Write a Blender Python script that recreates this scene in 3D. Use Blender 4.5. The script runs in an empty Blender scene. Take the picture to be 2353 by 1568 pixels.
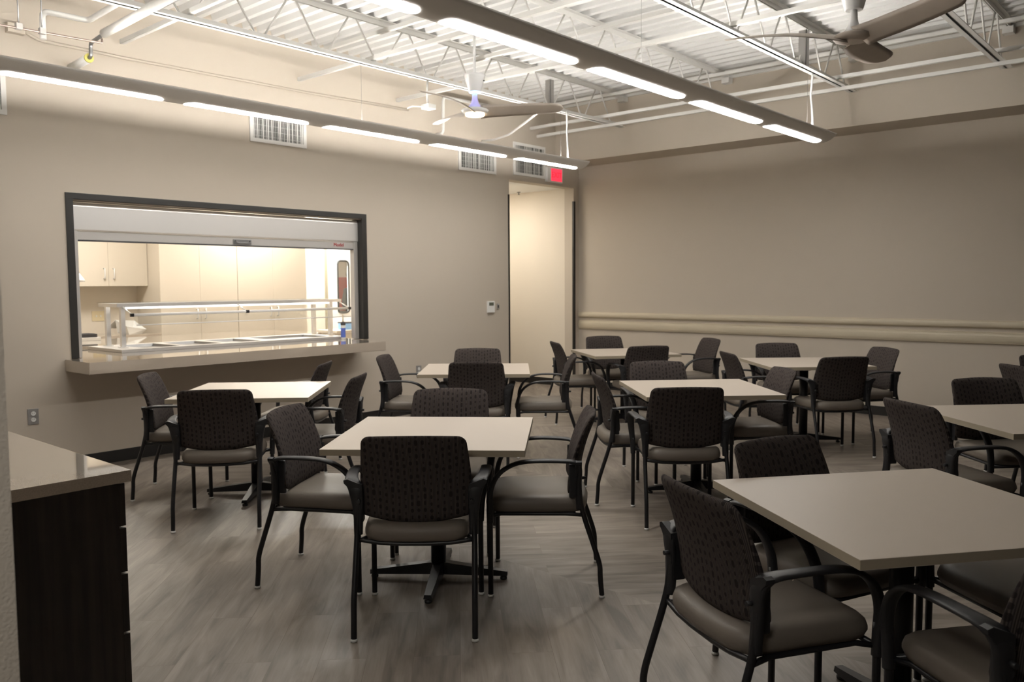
import bpy, bmesh, math, random
from mathutils import Vector, Matrix
random.seed(7)
PI = math.pi
SC = bpy.context.scene
COL = SC.collection

# ------------------------------------------------------------------ camera, world, exposure
F_PX, YAW, PITCH, ROLL, CAM_H = 1909.363, 0.719158, 0.0687255, -0.0065363, 1.46804
def make_camera():
    fw = Vector((math.cos(PITCH)*math.cos(YAW), math.cos(PITCH)*math.sin(YAW), -math.sin(PITCH)))
    rt = Vector((math.sin(YAW), -math.cos(YAW), 0))
    up = rt.cross(fw)
    c, s = math.cos(ROLL), math.sin(ROLL)
    rt, up = c*rt+s*up, -s*rt+c*up
    cd = bpy.data.cameras.new('camera')
    cd.sensor_width = 36; cd.sensor_fit = 'HORIZONTAL'
    cd.lens = F_PX/2353*36
    cd.clip_start = 0.05; cd.clip_end = 60
    cd.dof.use_dof = True; cd.dof.focus_distance = 3.4; cd.dof.aperture_fstop = 5.0
    o = bpy.data.objects.new('camera', cd); COL.objects.link(o)
    m = Matrix((( rt.x, up.x, -fw.x, 0), (rt.y, up.y, -fw.y, 0), (rt.z, up.z, -fw.z, CAM_H), (0, 0, 0, 1)))
    o.matrix_world = m
    SC.camera = o
make_camera()
W = bpy.data.worlds.new('world'); SC.world = W; W.use_nodes = True
W.node_tree.nodes['Background'].inputs[0].default_value = (0.05, 0.05, 0.05, 1)
W.node_tree.nodes['Background'].inputs[1].default_value = 0.3
vs = SC.view_settings
vs.view_transform = 'Standard'; vs.look = 'None'; vs.gamma = 1; vs.use_curve_mapping = False
vs.exposure = 0.0
E_LENS, E_UP, E_FAN, E_KITCHEN, E_HALL = 33.0, 98.0, 11.0, 33.0, 24.0

def area_light(name, loc, size, energy, color, rot=(0, 0, 0)):
    l = bpy.data.lights.new(name, 'AREA'); l.shape = 'RECTANGLE'; l.size, l.size_y = size
    l.energy = energy; l.color = color
    o = bpy.data.objects.new(name, l); COL.objects.link(o); o.location = loc; o.rotation_euler = rot
    return o

# ------------------------------------------------------------------ materials
def mat(name, col, rough=0.6, metal=0.0, spec=0.5, emit=None, es=0, coat=0, bump=None, alpha=None, vary=None):
    m = bpy.data.materials.new(name); m.use_nodes = True
    nt = m.node_tree; b = nt.nodes['Principled BSDF']
    b.inputs['Base Color'].default_value = (*col, 1)
    b.inputs['Roughness'].default_value = rough
    b.inputs['Metallic'].default_value = metal
    b.inputs['Specular IOR Level'].default_value = spec
    b.inputs['Coat Weight'].default_value = coat
    if emit:
        b.inputs['Emission Color'].default_value = (*emit, 1); b.inputs['Emission Strength'].default_value = es
    tc = None
    if bump or vary:
        tc = nt.nodes.new('ShaderNodeTexCoord')
    if bump:
        n = nt.nodes.new('ShaderNodeTexNoise'); n.inputs['Scale'].default_value = bump[0]; n.inputs['Detail'].default_value = 3
        bp = nt.nodes.new('ShaderNodeBump'); bp.inputs['Strength'].default_value = bump[1]; bp.inputs['Distance'].default_value = 0.002
        nt.links.new(tc.outputs['Object'], n.inputs['Vector']); nt.links.new(n.outputs['Fac'], bp.inputs['Height'])
        nt.links.new(bp.outputs['Normal'], b.inputs['Normal'])
    if vary:
        n = nt.nodes.new('ShaderNodeTexNoise'); n.inputs['Scale'].default_value = vary[0]; n.inputs['Detail'].default_value = 4
        r = nt.nodes.new('ShaderNodeValToRGB')
        r.color_ramp.elements[0].position = 0.3; r.color_ramp.elements[1].position = 0.7
        r.color_ramp.elements[0].color = (*[c*(1-vary[1]) for c in col], 1)
        r.color_ramp.elements[1].color = (*[min(1, c*(1+vary[1])) for c in col], 1)
        nt.links.new(tc.outputs['Object'], n.inputs['Vector']); nt.links.new(n.outputs['Fac'], r.inputs['Fac'])
        nt.links.new(r.outputs['Color'], b.inputs['Base Color'])
    return m

M = {}
M['paint'] = mat('wall_paint_beige', (0.545, 0.484, 0.408), 0.75, bump=(220, 0.12))
M['bounce_dark'] = mat('bounce_cutting_dark', (0.05, 0.045, 0.04), 0.8)  # dark colour picked to cut bounce off the unseen walls
M['paint_tex'] = mat('wall_paint_textured', (0.50, 0.45, 0.385), 0.85, bump=(160, 0.9))
M['white_paint'] = mat('white_steel_paint', (0.80, 0.79, 0.76), 0.45)
M['deck'] = mat('white_deck_paint', (0.80, 0.80, 0.79), 0.6)
M['black_base'] = mat('black_rubber_base', (0.012, 0.011, 0.010), 0.5)
M['rail'] = mat('cream_rail', (0.56, 0.495, 0.375), 0.45)
M['quartz'] = mat('speckled_quartz', (0.50, 0.43, 0.355), 0.07, coat=1.0, vary=(350, 0.10))
M['table'] = mat('beige_laminate', (0.485, 0.424, 0.36), 0.42, vary=(500, 0.03))
M['table_edge'] = mat('laminate_edge', (0.36, 0.31, 0.23), 0.45)
M['black'] = mat('black_powder_coat', (0.010, 0.010, 0.012), 0.38)
M['plastic'] = mat('black_plastic', (0.014, 0.014, 0.016), 0.5)
M['vinyl'] = mat('taupe_vinyl', (0.175, 0.150, 0.124), 0.5, bump=(300, 0.15))
M['glide'] = mat('white_glide', (0.7, 0.7, 0.68), 0.5)
M['fixture'] = mat('fixture_silver_paint', (0.78, 0.75, 0.71), 0.4, metal=0.0)
M['lens'] = mat('glowing_lens', (0.9, 0.9, 0.9), 0.4, emit=(1.0, 0.965, 0.91), es=E_LENS)
M['uplens'] = mat('glowing_top_lens', (0.9, 0.9, 0.9), 0.4, emit=(1.0, 0.96, 0.90), es=E_UP)
M['fanlens'] = mat('glowing_fan_lens', (0.9, 0.9, 0.9), 0.4, emit=(1.0, 0.78, 0.5), es=E_FAN)
M['steel'] = mat('brushed_steel', (0.86, 0.84, 0.82), 0.33, metal=0.55)
M['alum'] = mat('dull_aluminium', (0.56, 0.54, 0.52), 0.5, metal=0.5)
M['frame_dark'] = mat('dark_bronze_frame', (0.025, 0.024, 0.022), 0.4)
M['cab'] = mat('kitchen_cabinet_cream', (0.66, 0.60, 0.51), 0.45)
M['seam'] = mat('seam_shadow', (0.20, 0.17, 0.13), 0.8)
M['kitchen_paint'] = mat('kitchen_wall_paint', (0.72, 0.66, 0.57), 0.7)
M['white'] = mat('plain_white', (0.82, 0.82, 0.80), 0.5)
M['dark_grey'] = mat('dark_grey', (0.05, 0.05, 0.055), 0.5)
M['blade'] = mat('fan_blade_driftwood', (0.50, 0.44, 0.38), 0.55, vary=(6, 0.08))
M['white_gloss'] = mat('white_gloss', (0.82, 0.82, 0.82), 0.2)
M['blue_ring'] = mat('blue_glow', (0.3, 0.5, 1), 0.4, emit=(0.25, 0.55, 1.0), es=5)  # emission stands in for the blue glow under the fan cup
M['lilac'] = mat('blue_glow_neck', (0.62, 0.55, 0.95), 0.3)  # blue light on the neck put into its colour
M['exit_red'] = mat('exit_sign_glow', (0.8, 0.05, 0.08), 0.4, emit=(1.0, 0.045, 0.09), es=0.95)
M['exit_letter'] = mat('exit_letter', (0.55, 0.02, 0.04), 0.4, emit=(1.0, 0.02, 0.05), es=0.45)
M['grey_plate'] = mat('steel_cover_plate', (0.45, 0.44, 0.43), 0.4, metal=0.6)
M['pipe_metal'] = mat('bare_steel_pipe', (0.30, 0.30, 0.30), 0.4, metal=0.9)
M['copper'] = mat('copper_pipe', (0.42, 0.33, 0.29), 0.4, metal=0.8)
M['yellow'] = mat('yellow_insulation', (0.55, 0.50, 0.14), 0.8)
M['red'] = mat('red_print', (0.45, 0.03, 0.03), 0.5)
M['pale_red'] = mat('red_poster', (0.55, 0.10, 0.09), 0.6)
M['blue'] = mat('blue_label', (0.10, 0.16, 0.55), 0.5)
M['light_blue'] = mat('light_blue', (0.25, 0.45, 0.75), 0.5)
M['vent_grey'] = mat('vent_shadow_grey', (0.16, 0.16, 0.15), 0.8)
M['lcd'] = mat('grey_green_display', (0.10, 0.11, 0.08), 0.3)
M['skin'] = mat('skin', (0.62, 0.36, 0.27), 0.55)
M['cloth'] = mat('dark_grey_cloth', (0.06, 0.065, 0.075), 0.8)
M['kitchen_light'] = mat('ceiling_panel_glow', (0.9, 0.9, 0.9), 0.5, emit=(1.0, 0.93, 0.82), es=E_KITCHEN)
M['kitchen_door_fill'] = mat('door_fill_glow', (0.9, 0.9, 0.9), 0.5, emit=(1.0, 0.97, 0.92), es=70)  # stronger glow for the panel added by the kitchen door
M['entry_fill'] = mat('entry_fill_glow', (0.9, 0.9, 0.9), 0.5, emit=(1.0, 0.95, 0.88), es=26)
M['hall_light'] = mat('hall_panel_glow', (0.9, 0.9, 0.9), 0.5, emit=(1.0, 0.93, 0.82), es=E_HALL)

def glass_mat():
    m = bpy.data.materials.new('clear_glass'); m.use_nodes = True
    nt = m.node_tree; nt.nodes.clear()
    out = nt.nodes.new('ShaderNodeOutputMaterial'); t = nt.nodes.new('ShaderNodeBsdfTransparent')
    g = nt.nodes.new('ShaderNodeBsdfGlossy'); g.inputs['Roughness'].default_value = 0.03
    f = nt.nodes.new('ShaderNodeFresnel'); f.inputs['IOR'].default_value = 1.45
    mx = nt.nodes.new('ShaderNodeMixShader'); t.inputs[0].default_value = (0.97, 0.98, 0.98, 1)
    mx.inputs[0].default_value = 0.07; nt.links.new(t.outputs[0], mx.inputs[1]); nt.links.new(g.outputs[0], mx.inputs[2])
    nt.links.new(mx.outputs[0], out.inputs[0])
    return m
M['glass'] = glass_mat()

def darkwood():
    m = mat('dark_walnut_laminate', (0.018, 0.013, 0.010), 0.45)
    nt = m.node_tree; b = nt.nodes['Principled BSDF']
    tc = nt.nodes.new('ShaderNodeTexCoord'); mp = nt.nodes.new('ShaderNodeMapping'); mp.inputs['Scale'].default_value = (40, 40, 2.2)
    n = nt.nodes.new('ShaderNodeTexNoise'); n.inputs['Scale'].default_value = 1.0; n.inputs['Detail'].default_value = 5
    r = nt.nodes.new('ShaderNodeValToRGB'); r.color_ramp.elements[0].color = (0.011, 0.008, 0.007, 1); r.color_ramp.elements[1].color = (0.040, 0.029, 0.022, 1)
    r.color_ramp.elements[0].position = .35; r.color_ramp.elements[1].position = .7
    nt.links.new(tc.outputs['Object'], mp.inputs[0]); nt.links.new(mp.outputs[0], n.inputs['Vector']); nt.links.new(n.outputs['Fac'], r.inputs[0]); nt.links.new(r.outputs[0], b.inputs['Base Color'])
    return m
M['walnut'] = darkwood()

def fabric():
    """dark woven fabric: fine vertical pinstripes and columns of darker capsule dots"""
    m = mat('patterned_upholstery', (0.07, 0.06, 0.055), 0.95, spec=0.08)
    nt = m.node_tree; b = nt.nodes['Principled BSDF']; N = nt.nodes.new; L = nt.links.new
    tc = N('ShaderNodeTexCoord'); sp = N('ShaderNodeSeparateXYZ'); L(tc.outputs['Object'], sp.inputs[0])
    def math_(op, a, bv=None, c=None):
        n = N('ShaderNodeMath'); n.operation = op
        for i, v in enumerate((a, bv, c)):
            if v is None: continue
            if isinstance(v, (int, float)): n.inputs[i].default_value = v
            else: L(v, n.inputs[i])
        return n.outputs[0]
    x, z = sp.outputs[0], sp.outputs[2]
    ux = math_('DIVIDE', x, 0.027); col = math_('FLOOR', ux); fx = math_('SUBTRACT', math_('SUBTRACT', ux, col), 0.5)
    wn = N('ShaderNodeTexWhiteNoise'); wn.noise_dimensions = '1D'; L(col, wn.inputs['W'])
    uz = math_('ADD', math_('DIVIDE', z, 0.030), math_('MULTIPLY', wn.outputs['Value'], 7.0))
    row = math_('FLOOR', uz); fz = math_('SUBTRACT', math_('SUBTRACT', uz, row), 0.5)
    wn2 = N('ShaderNodeTexWhiteNoise'); wn2.noise_dimensions = '2D'
    cb = N('ShaderNodeCombineXYZ'); L(col, cb.inputs[0]); L(row, cb.inputs[1]); L(cb.outputs[0], wn2.inputs['Vector'])
    hl = math_('MULTIPLY', wn2.outputs['Value'], 0.19)
    az = math_('MAXIMUM', math_('SUBTRACT', math_('ABSOLUTE', fz), hl), 0.0)
    d = math_('SQRT', math_('ADD', math_('POWER', math_('MULTIPLY', fx, 1.0), 2.0), math_('POWER', az, 2.0)))
    rad = math_('MULTIPLY_ADD', math_('FRACT', math_('MULTIPLY', wn2.outputs['Value'], 7.31)), 0.17, 0.10)
    dot = math_('MULTIPLY', math_('LESS_THAN', d, rad), 0.72)
    st = math_('SINE', math_('MULTIPLY', x, 2*PI/0.0055)); stf = math_('MULTIPLY_ADD', st, 0.5, 0.5)
    st2 = math_('SINE', math_('MULTIPLY', x, 2*PI/0.019)); stf2 = math_('MULTIPLY_ADD', st2, 0.5, 0.5)
    m1 = N('ShaderNodeMix'); m1.data_type = 'RGBA'; L(stf, m1.inputs[0])
    m1.inputs[6].default_value = (0.027, 0.023, 0.021, 1); m1.inputs[7].default_value = (0.094, 0.077, 0.067, 1)
    m3 = N('ShaderNodeMix'); m3.data_type = 'RGBA'; L(math_('MULTIPLY', stf2, 0.35), m3.inputs[0]); L(m1.outputs[2], m3.inputs[6])
    m3.inputs[7].default_value = (0.046, 0.041, 0.048, 1)
    m2 = N('ShaderNodeMix'); m2.data_type = 'RGBA'; L(dot, m2.inputs[0]); L(m3.outputs[2], m2.inputs[6])
    m2.inputs[7].default_value = (0.016, 0.013, 0.014, 1)
    L(m2.outputs[2], b.inputs['Base Color'])
    b.inputs['Sheen Weight'].default_value = 0.0; b.inputs['Sheen Roughness'].default_value = 0.5
    return m
M['fabric'] = fabric()

def floor_mat():
    m = mat('vinyl_plank_floor', (0.25, 0.21, 0.17), 0.42)
    nt = m.node_tree; b = nt.nodes['Principled BSDF']; N = nt.nodes.new; L = nt.links.new
    def math_(op, a, bv=None, c=None):
        n = N('ShaderNodeMath'); n.operation = op
        for i, v in enumerate((a, bv, c)):
            if v is None: continue
            if isinstance(v, (int, float)): n.inputs[i].default_value = v
            else: L(v, n.inputs[i])
        return n.outputs[0]
    tc = N('ShaderNodeTexCoord'); sp = N('ShaderNodeSeparateXYZ'); L(tc.outputs['Object'], sp.inputs[0])
    x, y = sp.outputs[0], sp.outputs[1]
    u = math_('MULTIPLY', math_('ADD', x, y), 0.70711); v = math_('MULTIPLY', math_('SUBTRACT', y, x), 0.70711)
    s = math_('FLOOR', math_('DIVIDE', math_('SUBTRACT', x, 3.23), 1.68))
    par = math_('GREATER_THAN', math_('ABSOLUTE', math_('SUBTRACT', s, 0.0)), 0.5)   # strip 0 runs the other way
    par2 = math_('LESS_THAN', math_('ABSOLUTE', math_('SUBTRACT', s, 2.0)), 0.5)
    keep = math_('SUBTRACT', par, par2)
    def mixf(f, a, bb):
        n = N('ShaderNodeMix'); n.data_type = 'FLOAT'; L(f, n.inputs[0]); L(a, n.inputs[2]); L(bb, n.inputs[3]); return n.outputs[0]
    U = mixf(keep, v, u); V = mixf(keep, u, v)
    cb = N('ShaderNodeCombineXYZ'); L(U, cb.inputs[0]); L(V, cb.inputs[1])
    br = N('ShaderNodeTexBrick'); L(cb.outputs[0], br.inputs['Vector'])
    br.offset = 0.37; br.offset_frequency = 2; br.squash = 1.0
    br.inputs['Scale'].default_value = 1.0; br.inputs['Brick Width'].default_value = 1.22; br.inputs['Row Height'].default_value = 0.184
    br.inputs['Mortar Size'].default_value = 0.0012; br.inputs['Mortar Smooth'].default_value = 0.3; br.inputs['Bias'].default_value = 0.0
    br.inputs['Color1'].default_value = (0, 0, 0, 1); br.inputs['Color2'].default_value = (1, 1, 1, 1); br.inputs['Mortar'].default_value = (0.5, 0.5, 0.5, 1)
    bw = N('ShaderNodeSeparateColor'); L(br.outputs['Color'], bw.inputs[0])
    rnd = bw.outputs[0]
    off = math_('MULTIPLY', rnd, 37.0)
    c2 = N('ShaderNodeCombineXYZ'); L(math_('MULTIPLY', U, 1.5), c2.inputs[0]); L(math_('MULTIPLY', V, 9.0), c2.inputs[1]); L(off, c2.inputs[2])
    n1 = N('ShaderNodeTexNoise'); n1.inputs['Scale'].default_value = 1.6; n1.inputs['Detail'].default_value = 6; n1.inputs['Distortion'].default_value = 0.7; L(c2.outputs[0], n1.inputs['Vector'])
    c3 = N('ShaderNodeCombineXYZ'); L(math_('MULTIPLY', U, 6.0), c3.inputs[0]); L(math_('MULTIPLY', V, 120.0), c3.inputs[1]); L(off, c3.inputs[2])
    n2 = N('ShaderNodeTexNoise'); n2.inputs['Scale'].default_value = 1.0; n2.inputs['Detail'].default_value = 3; L(c3.outputs[0], n2.inputs['Vector'])
    f = math_('ADD', math_('MULTIPLY', n1.outputs['Fac'], 0.95), math_('ADD', math_('MULTIPLY', n2.outputs['Fac'], 0.20), math_('MULTIPLY', rnd, 0.16)))
    r = N('ShaderNodeValToRGB'); L(math_('MULTIPLY', f, 0.72), r.inputs[0])
    r.color_ramp.elements[0].position = 0.30; r.color_ramp.elements[0].color = (0.115, 0.097, 0.080, 1)
    r.color_ramp.elements[1].position = 0.66; r.color_ramp.elements[1].color = (0.305, 0.262, 0.222, 1)
    mx = N('ShaderNodeMix'); mx.data_type = 'RGBA'; L(math_('MULTIPLY', br.outputs['Fac'], 0.45), mx.inputs[0]); L(r.outputs[0], mx.inputs[6]); mx.inputs[7].default_value = (0.10, 0.065, 0.05, 1)
    L(mx.outputs[2], b.inputs['Base Color'])
    bp = N('ShaderNodeBump'); bp.inputs['Strength'].default_value = 0.12; bp.inputs['Distance'].default_value = 0.001; L(n2.outputs['Fac'], bp.inputs['Height']); L(bp.outputs[0], b.inputs['Normal'])
    return m
M['floor'] = floor_mat()

# ------------------------------------------------------------------ mesh helpers
def new_bm(): return bmesh.new()
def box(bm, x0, x1, y0, y1, z0, z1, mi=0, bevel=0.0, seg=2):
    b2 = bmesh.new()
    bmesh.ops.create_cube(b2, size=1)
    for v in b2.verts:
        v.co = Vector((x0+(v.co.x+.5)*(x1-x0), y0+(v.co.y+.5)*(y1-y0), z0+(v.co.z+.5)*(z1-z0)))
    if bevel > 0:
        bmesh.ops.bevel(b2, geom=b2.edges[:], offset=bevel, segments=seg, affect='EDGES', profile=0.7)
    for f in b2.faces: f.material_index = mi
    merge(bm, b2)
def merge(bm, b2, mtx=None):
    if mtx is not None: bmesh.ops.transform(b2, matrix=mtx, verts=b2.verts)
    vm = {}
    for v in b2.verts: vm[v.index] = None
    b2.verts.index_update()
    nv = [bm.verts.new(v.co) for v in b2.verts]
    for f in b2.faces:
        try:
            nf = bm.faces.new([nv[v.index] for v in f.verts]); nf.material_index = f.material_index; nf.smooth = f.smooth
        except ValueError: pass
    b2.free()
def tube(bm, pts, r, seg=10, caps=True, rx=None, mi=0, closed=False, upv=None):
    """sweep a circle (or ellipse rx/r) along a polyline; r may be a list"""
    pts = [Vector(p) for p in pts]; n = len(pts)
    rr = r if isinstance(r, (list, tuple)) else [r]*n
    rxs = rx if isinstance(rx, (list, tuple)) else ([rx]*n if rx else rr)
    tans = []
    for i in range(n):
        a = pts[(i-1) % n] if (closed or i > 0) else pts[i]
        b = pts[(i+1) % n] if (closed or i < n-1) else pts[i]
        t = (b-a); tans.append(t.normalized() if t.length > 0 else Vector((0, 0, 1)))
    ref = Vector(upv) if upv else (Vector((0, 0, 1)) if abs(tans[0].z) < 0.9 else Vector((1, 0, 0)))
    nrm = (ref - tans[0]*ref.dot(tans[0])).normalized()
    rings = []
    for i in range(n):
        if upv:
            ref = Vector(upv); q = ref - tans[i]*ref.dot(tans[i])
            nrm = q.normalized() if q.length > 1e-4 else nrm
        else:
            nrm = (nrm - tans[i]*nrm.dot(tans[i])).normalized()
        bn = tans[i].cross(nrm)
        rings.append([bm.verts.new(pts[i] + nrm*rr[i]*math.cos(2*PI*k/seg) + bn*rxs[i]*math.sin(2*PI*k/seg)) for k in range(seg)])
    m = n if closed else n-1
    for i in range(m):
        A, B = rings[i], rings[(i+1) % n]
        for k in range(seg):
            f = bm.faces.new((A[k], A[(k+1) % seg], B[(k+1) % seg], B[k])); f.smooth = True; f.material_index = mi
    if caps and not closed:
        f = bm.faces.new(list(reversed(rings[0]))); f.material_index = mi
        f = bm.faces.new(rings[-1]); f.material_index = mi
def lathe(bm, prof, cx=0, cy=0, seg=24, mi=0):
    """profile [(r,z)...] turned round a vertical axis"""
    rings = []
    for r, z in prof:
        rings.append([bm.verts.new((cx+r*math.cos(2*PI*k/seg), cy+r*math.sin(2*PI*k/seg), z)) for k in range(seg)])
    for A, B in zip(rings, rings[1:]):
        for k in range(seg):
            f = bm.faces.new((A[k], A[(k+1) % seg], B[(k+1) % seg], B[k])); f.smooth = True; f.material_index = mi
    f = bm.faces.new(list(reversed(rings[0]))); f.material_index = mi
    f = bm.faces.new(rings[-1]); f.material_index = mi
def prism_x(bm, prof, x0, x1, mi=0, smooth=False):
    """closed (y,z) profile extruded along x"""
    A = [bm.verts.new((x0, y, z)) for y, z in prof]; B = [bm.verts.new((x1, y, z)) for y, z in prof]
    n = len(prof)
    for k in range(n):
        f = bm.faces.new((A[k], B[k], B[(k+1) % n], A[(k+1) % n])); f.smooth = smooth; f.material_index = mi
    f = bm.faces.new(list(reversed(A))); f.material_index = mi
    f = bm.faces.new(B); f.material_index = mi
def prism_y(bm, prof, y0, y1, mi=0, smooth=False):
    A = [bm.verts.new((x, y0, z)) for x, z in prof]; B = [bm.verts.new((x, y1, z)) for x, z in prof]
    n = len(prof)
    for k in range(n):
        f = bm.faces.new((A[k], A[(k+1) % n], B[(k+1) % n], B[k])); f.smooth = smooth; f.material_index = mi
    f = bm.faces.new(A); f.material_index = mi
    f = bm.faces.new(list(reversed(B))); f.material_index = mi
def obj(name, bm, m, parent=None, loc=None, **props):
    bmesh.ops.recalc_face_normals(bm, faces=bm.faces[:])
    me = bpy.data.meshes.new(name); bm.to_mesh(me); bm.free()
    for mm in (m if isinstance(m, (list, tuple)) else [m]): me.materials.append(M[mm] if isinstance(mm, str) else mm)
    o = bpy.data.objects.new(name, me); COL.objects.link(o)
    if parent: o.parent = parent
    if loc: o.location = loc
    for k, v in props.items(): o[k] = v
    return o
def thing(name, label, cat, loc=(0, 0, 0), rotz=0, group=None):
    o = bpy.data.objects.new(name, None); COL.objects.link(o)
    o.empty_display_size = 0.1
    o.location = loc; o.rotation_euler = (0, 0, rotz); o['label'] = label; o['category'] = cat
    if group: o['group'] = group
    return o
def struct(name, bm, m): return obj(name, bm, m, kind='structure')
def sm(bm):
    for f in bm.faces: f.smooth = True
def text_mesh(name, s, size, m, parent, loc, rot, depth=0.002):
    cu = bpy.data.curves.new(name, 'FONT'); cu.body = s; cu.size = size; cu.extrude = depth
    cu.align_x = 'CENTER'; cu.align_y = 'CENTER'
    t = bpy.data.objects.new(name+'_tmp', cu); COL.objects.link(t)
    dg = bpy.context.evaluated_depsgraph_get(); me = bpy.data.meshes.new_from_object(t.evaluated_get(dg))
    bpy.data.objects.remove(t); bpy.data.curves.remove(cu)
    me.materials.clear(); me.materials.append(M[m])
    o = bpy.data.objects.new(name, me); COL.objects.link(o); o.parent = parent; o.location = loc; o.rotation_euler = rot
    return o

# ------------------------------------------------------------------ room dimensions
YA, XB, XU = 7.04, 9.478, 8.96            # serving wall, right wall, upper right wall face
ZD = 3.842                                # underside of the roof deck
# --- floor
bm = new_bm(); box(bm, -2.7, XB+0.15, -4.15, 10.75, -0.05, 0.0); struct('floor', bm, 'floor')
# --- serving wall (far wall) with the serving opening and the doorway
OX0, OX1, OZ0, OZ1 = 2.725, 5.63, 0.80, 2.16
DX0, DX1, DZ1 = 8.0, 9.362, 2.79
bm = new_bm()
T = 0.16
box(bm, 0.30, OX0, YA, YA+T, 0, 3.92)
box(bm, OX0, OX1, YA, YA+T, 0, OZ0); box(bm, OX0, OX1, YA, YA+T, OZ1, 3.92)
box(bm, OX1, DX0, YA, YA+T, 0, 3.92)
box(bm, DX0, DX1, YA, YA+T, DZ1, 3.92)
box(bm, DX1, XB+0.12, YA, YA+T, 0, 3.92)
struct('wall_back', bm, 'paint')
# --- right wall: lower face, soffit and upper face
bm = new_bm(); box(bm, XB, XB+0.12, -4.1, YA, 0, 3.085); struct('wall_right', bm, 'paint')
bm = new_bm(); box(bm, XU, XB+0.12, -4.1, YA, 3.085, 3.92); struct('wall_upper_right', bm, 'paint')
# --- walls never seen directly, coloured dark to cut bounce light
bm = new_bm(); box(bm, -2.6, XB+.12, -4.2, -4.1, 0, 3.92); struct('wall_front', bm, 'bounce_dark')
bm = new_bm(); box(bm, -2.7, -2.6, -4.2, 1.75, 0, 3.92); struct('wall_behind', bm, 'bounce_dark')
# --- near left wall stub and left wall
bm = new_bm(); box(bm, 0.26, 0.482, 1.55, YA, 0, 3.92); struct('wall_left', bm, 'paint_tex')
bm = new_bm(); box(bm, -2.6, 0.26, 1.63, 1.75, 0, 3.92); struct('wall_near_left', bm, 'paint')

bm = new_bm(); box(bm, -2.6, .25, -1.6, 1.63, 2.60, 2.68); struct('ceiling_entry_added', bm, 'white')  # low ceiling added out of view to carry the entry panel
# --- corrugated roof deck, flutes run along y
bm = new_bm()
prof = []; px_ = -2.7
while px_ < XB+0.1:
    prof += [(px_, ZD), (px_+0.050, ZD), (px_+0.066, ZD+0.052), (px_+0.136, ZD+0.052)]; px_ += 0.152
top = [(x, z+0.004) for x, z in reversed(prof)]
A = [bm.verts.new((x, -4.15, z)) for x, z in prof]; B = [bm.verts.new((x, YA+0.1, z)) for x, z in prof]
for k in range(len(prof)-1): bm.faces.new((A[k], A[k+1], B[k+1], B[k]))
o = struct('ceiling', bm, 'deck')
md = o.modifiers.new('thickness', 'SOLIDIFY'); md.thickness = 0.004; md.offset = 1
bm = new_bm(); box(bm, -2.7, XB+.15, -4.2, YA+.2, ZD+0.06, ZD+0.12); struct('ceiling_upper', bm, 'deck')
# edge angle where the deck meets the upper right wall
bm = new_bm(); box(bm, XU-0.035, XU, -4.1, YA, ZD-0.045, ZD-0.012); struct('trim_1', bm, 'white_paint')

# --- baseboards
bm = new_bm(); box(bm, 0.482, DX0-0.01, YA-0.012, YA, 0, 0.10, bevel=0.003); struct('baseboard_back', bm, 'black_base')
bm = new_bm(); box(bm, XB-0.012, XB, -4.1, YA, 0, 0.10, bevel=0.003); struct('baseboard_right', bm, 'black_base')
# --- two bumper rails on the right wall
for k, (z0, z1) in enumerate(((0.985, 1.068), (0.825, 0.952))):
    bm = new_bm()
    c, h = (z0+z1)/2, (z1-z0)/2
    pf = [(XB, z0), (XB-0.028, z0+0.012)] + [(XB-0.028-0.012*math.sin(t*PI/6), c-h*0.72*math.cos(t*PI/6)) for t in range(0, 7)] + [(XB-0.028, z1-0.012), (XB, z1)]
    prism_y(bm, pf, -4.1, YA-0.02)
    struct('trim_%d' % (k+2), bm, 'rail')
# --- dark corner guards beside the doorway
bm = new_bm(); box(bm, DX0-0.022, DX0+0.004, YA-0.006, YA+T+.004, 0.10, 2.60); struct('trim_4', bm, 'black_base')
bm = new_bm(); box(bm, DX1-0.004, DX1+0.034, YA-0.006, YA+.022, 0.10, 2.61); struct('trim_5', bm, 'black_base')

# --- corridor behind the doorway
bm = new_bm()
box(bm, 9.375, 9.6, YA+T, 7.42, 0, 2.85); box(bm, 9.40, 9.6, 7.42, 8.6, 0, 2.85); struct('wall_hall_right', bm, 'kitchen_paint')
bm = new_bm(); box(bm, 7.82, 7.90, YA+T, 8.6, 0, 2.85); struct('wall_hall_left', bm, 'kitchen_paint')
bm = new_bm(); box(bm, 7.82, 9.6, 8.6, 8.7, 0, 2.85); struct('wall_hall_back', bm, 'kitchen_paint')
bm = new_bm(); box(bm, 7.90, 9.40, YA+T, 8.6, 2.80, 2.88); struct('ceiling_hall', bm, 'white')
bm = new_bm(); box(bm, 9.388, 9.40, 7.42, 8.6, 0, 0.10); struct('baseboard_hall', bm, 'black_base')

# --- kitchen shell
KY = 10.42
DKX0, DKX1 = 7.66, 8.52                   # white kitchen door
bm = new_bm(); box(bm, 1.6, DKX0-0.05, KY, KY+0.12, 0, 2.75); box(bm, DKX0-0.05, DKX1+.05, KY, KY+.12, 2.15, 2.75); box(bm, DKX1+.05, 8.7, KY, KY+.12, 0, 2.75)
struct('wall_kitchen_back', bm, 'kitchen_paint')
bm = new_bm(); box(bm, 1.6, 1.7, YA+T, KY, 0, 2.75); struct('wall_kitchen_left', bm, 'kitchen_paint')
bm = new_bm(); box(bm, 8.62, 8.72, 8.7, KY, 0, 2.75); box(bm, 7.72, 7.82, YA+T, 8.7, 0, 2.75); struct('wall_kitchen_right', bm, 'kitchen_paint')
bm = new_bm(); box(bm, 1.6, 8.62, 8.7, KY+.12, 2.72, 2.80); box(bm, 1.6, 7.72, YA+T, 8.7, 2.72, 2.80); struct('ceiling_kitchen', bm, 'white')
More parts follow.
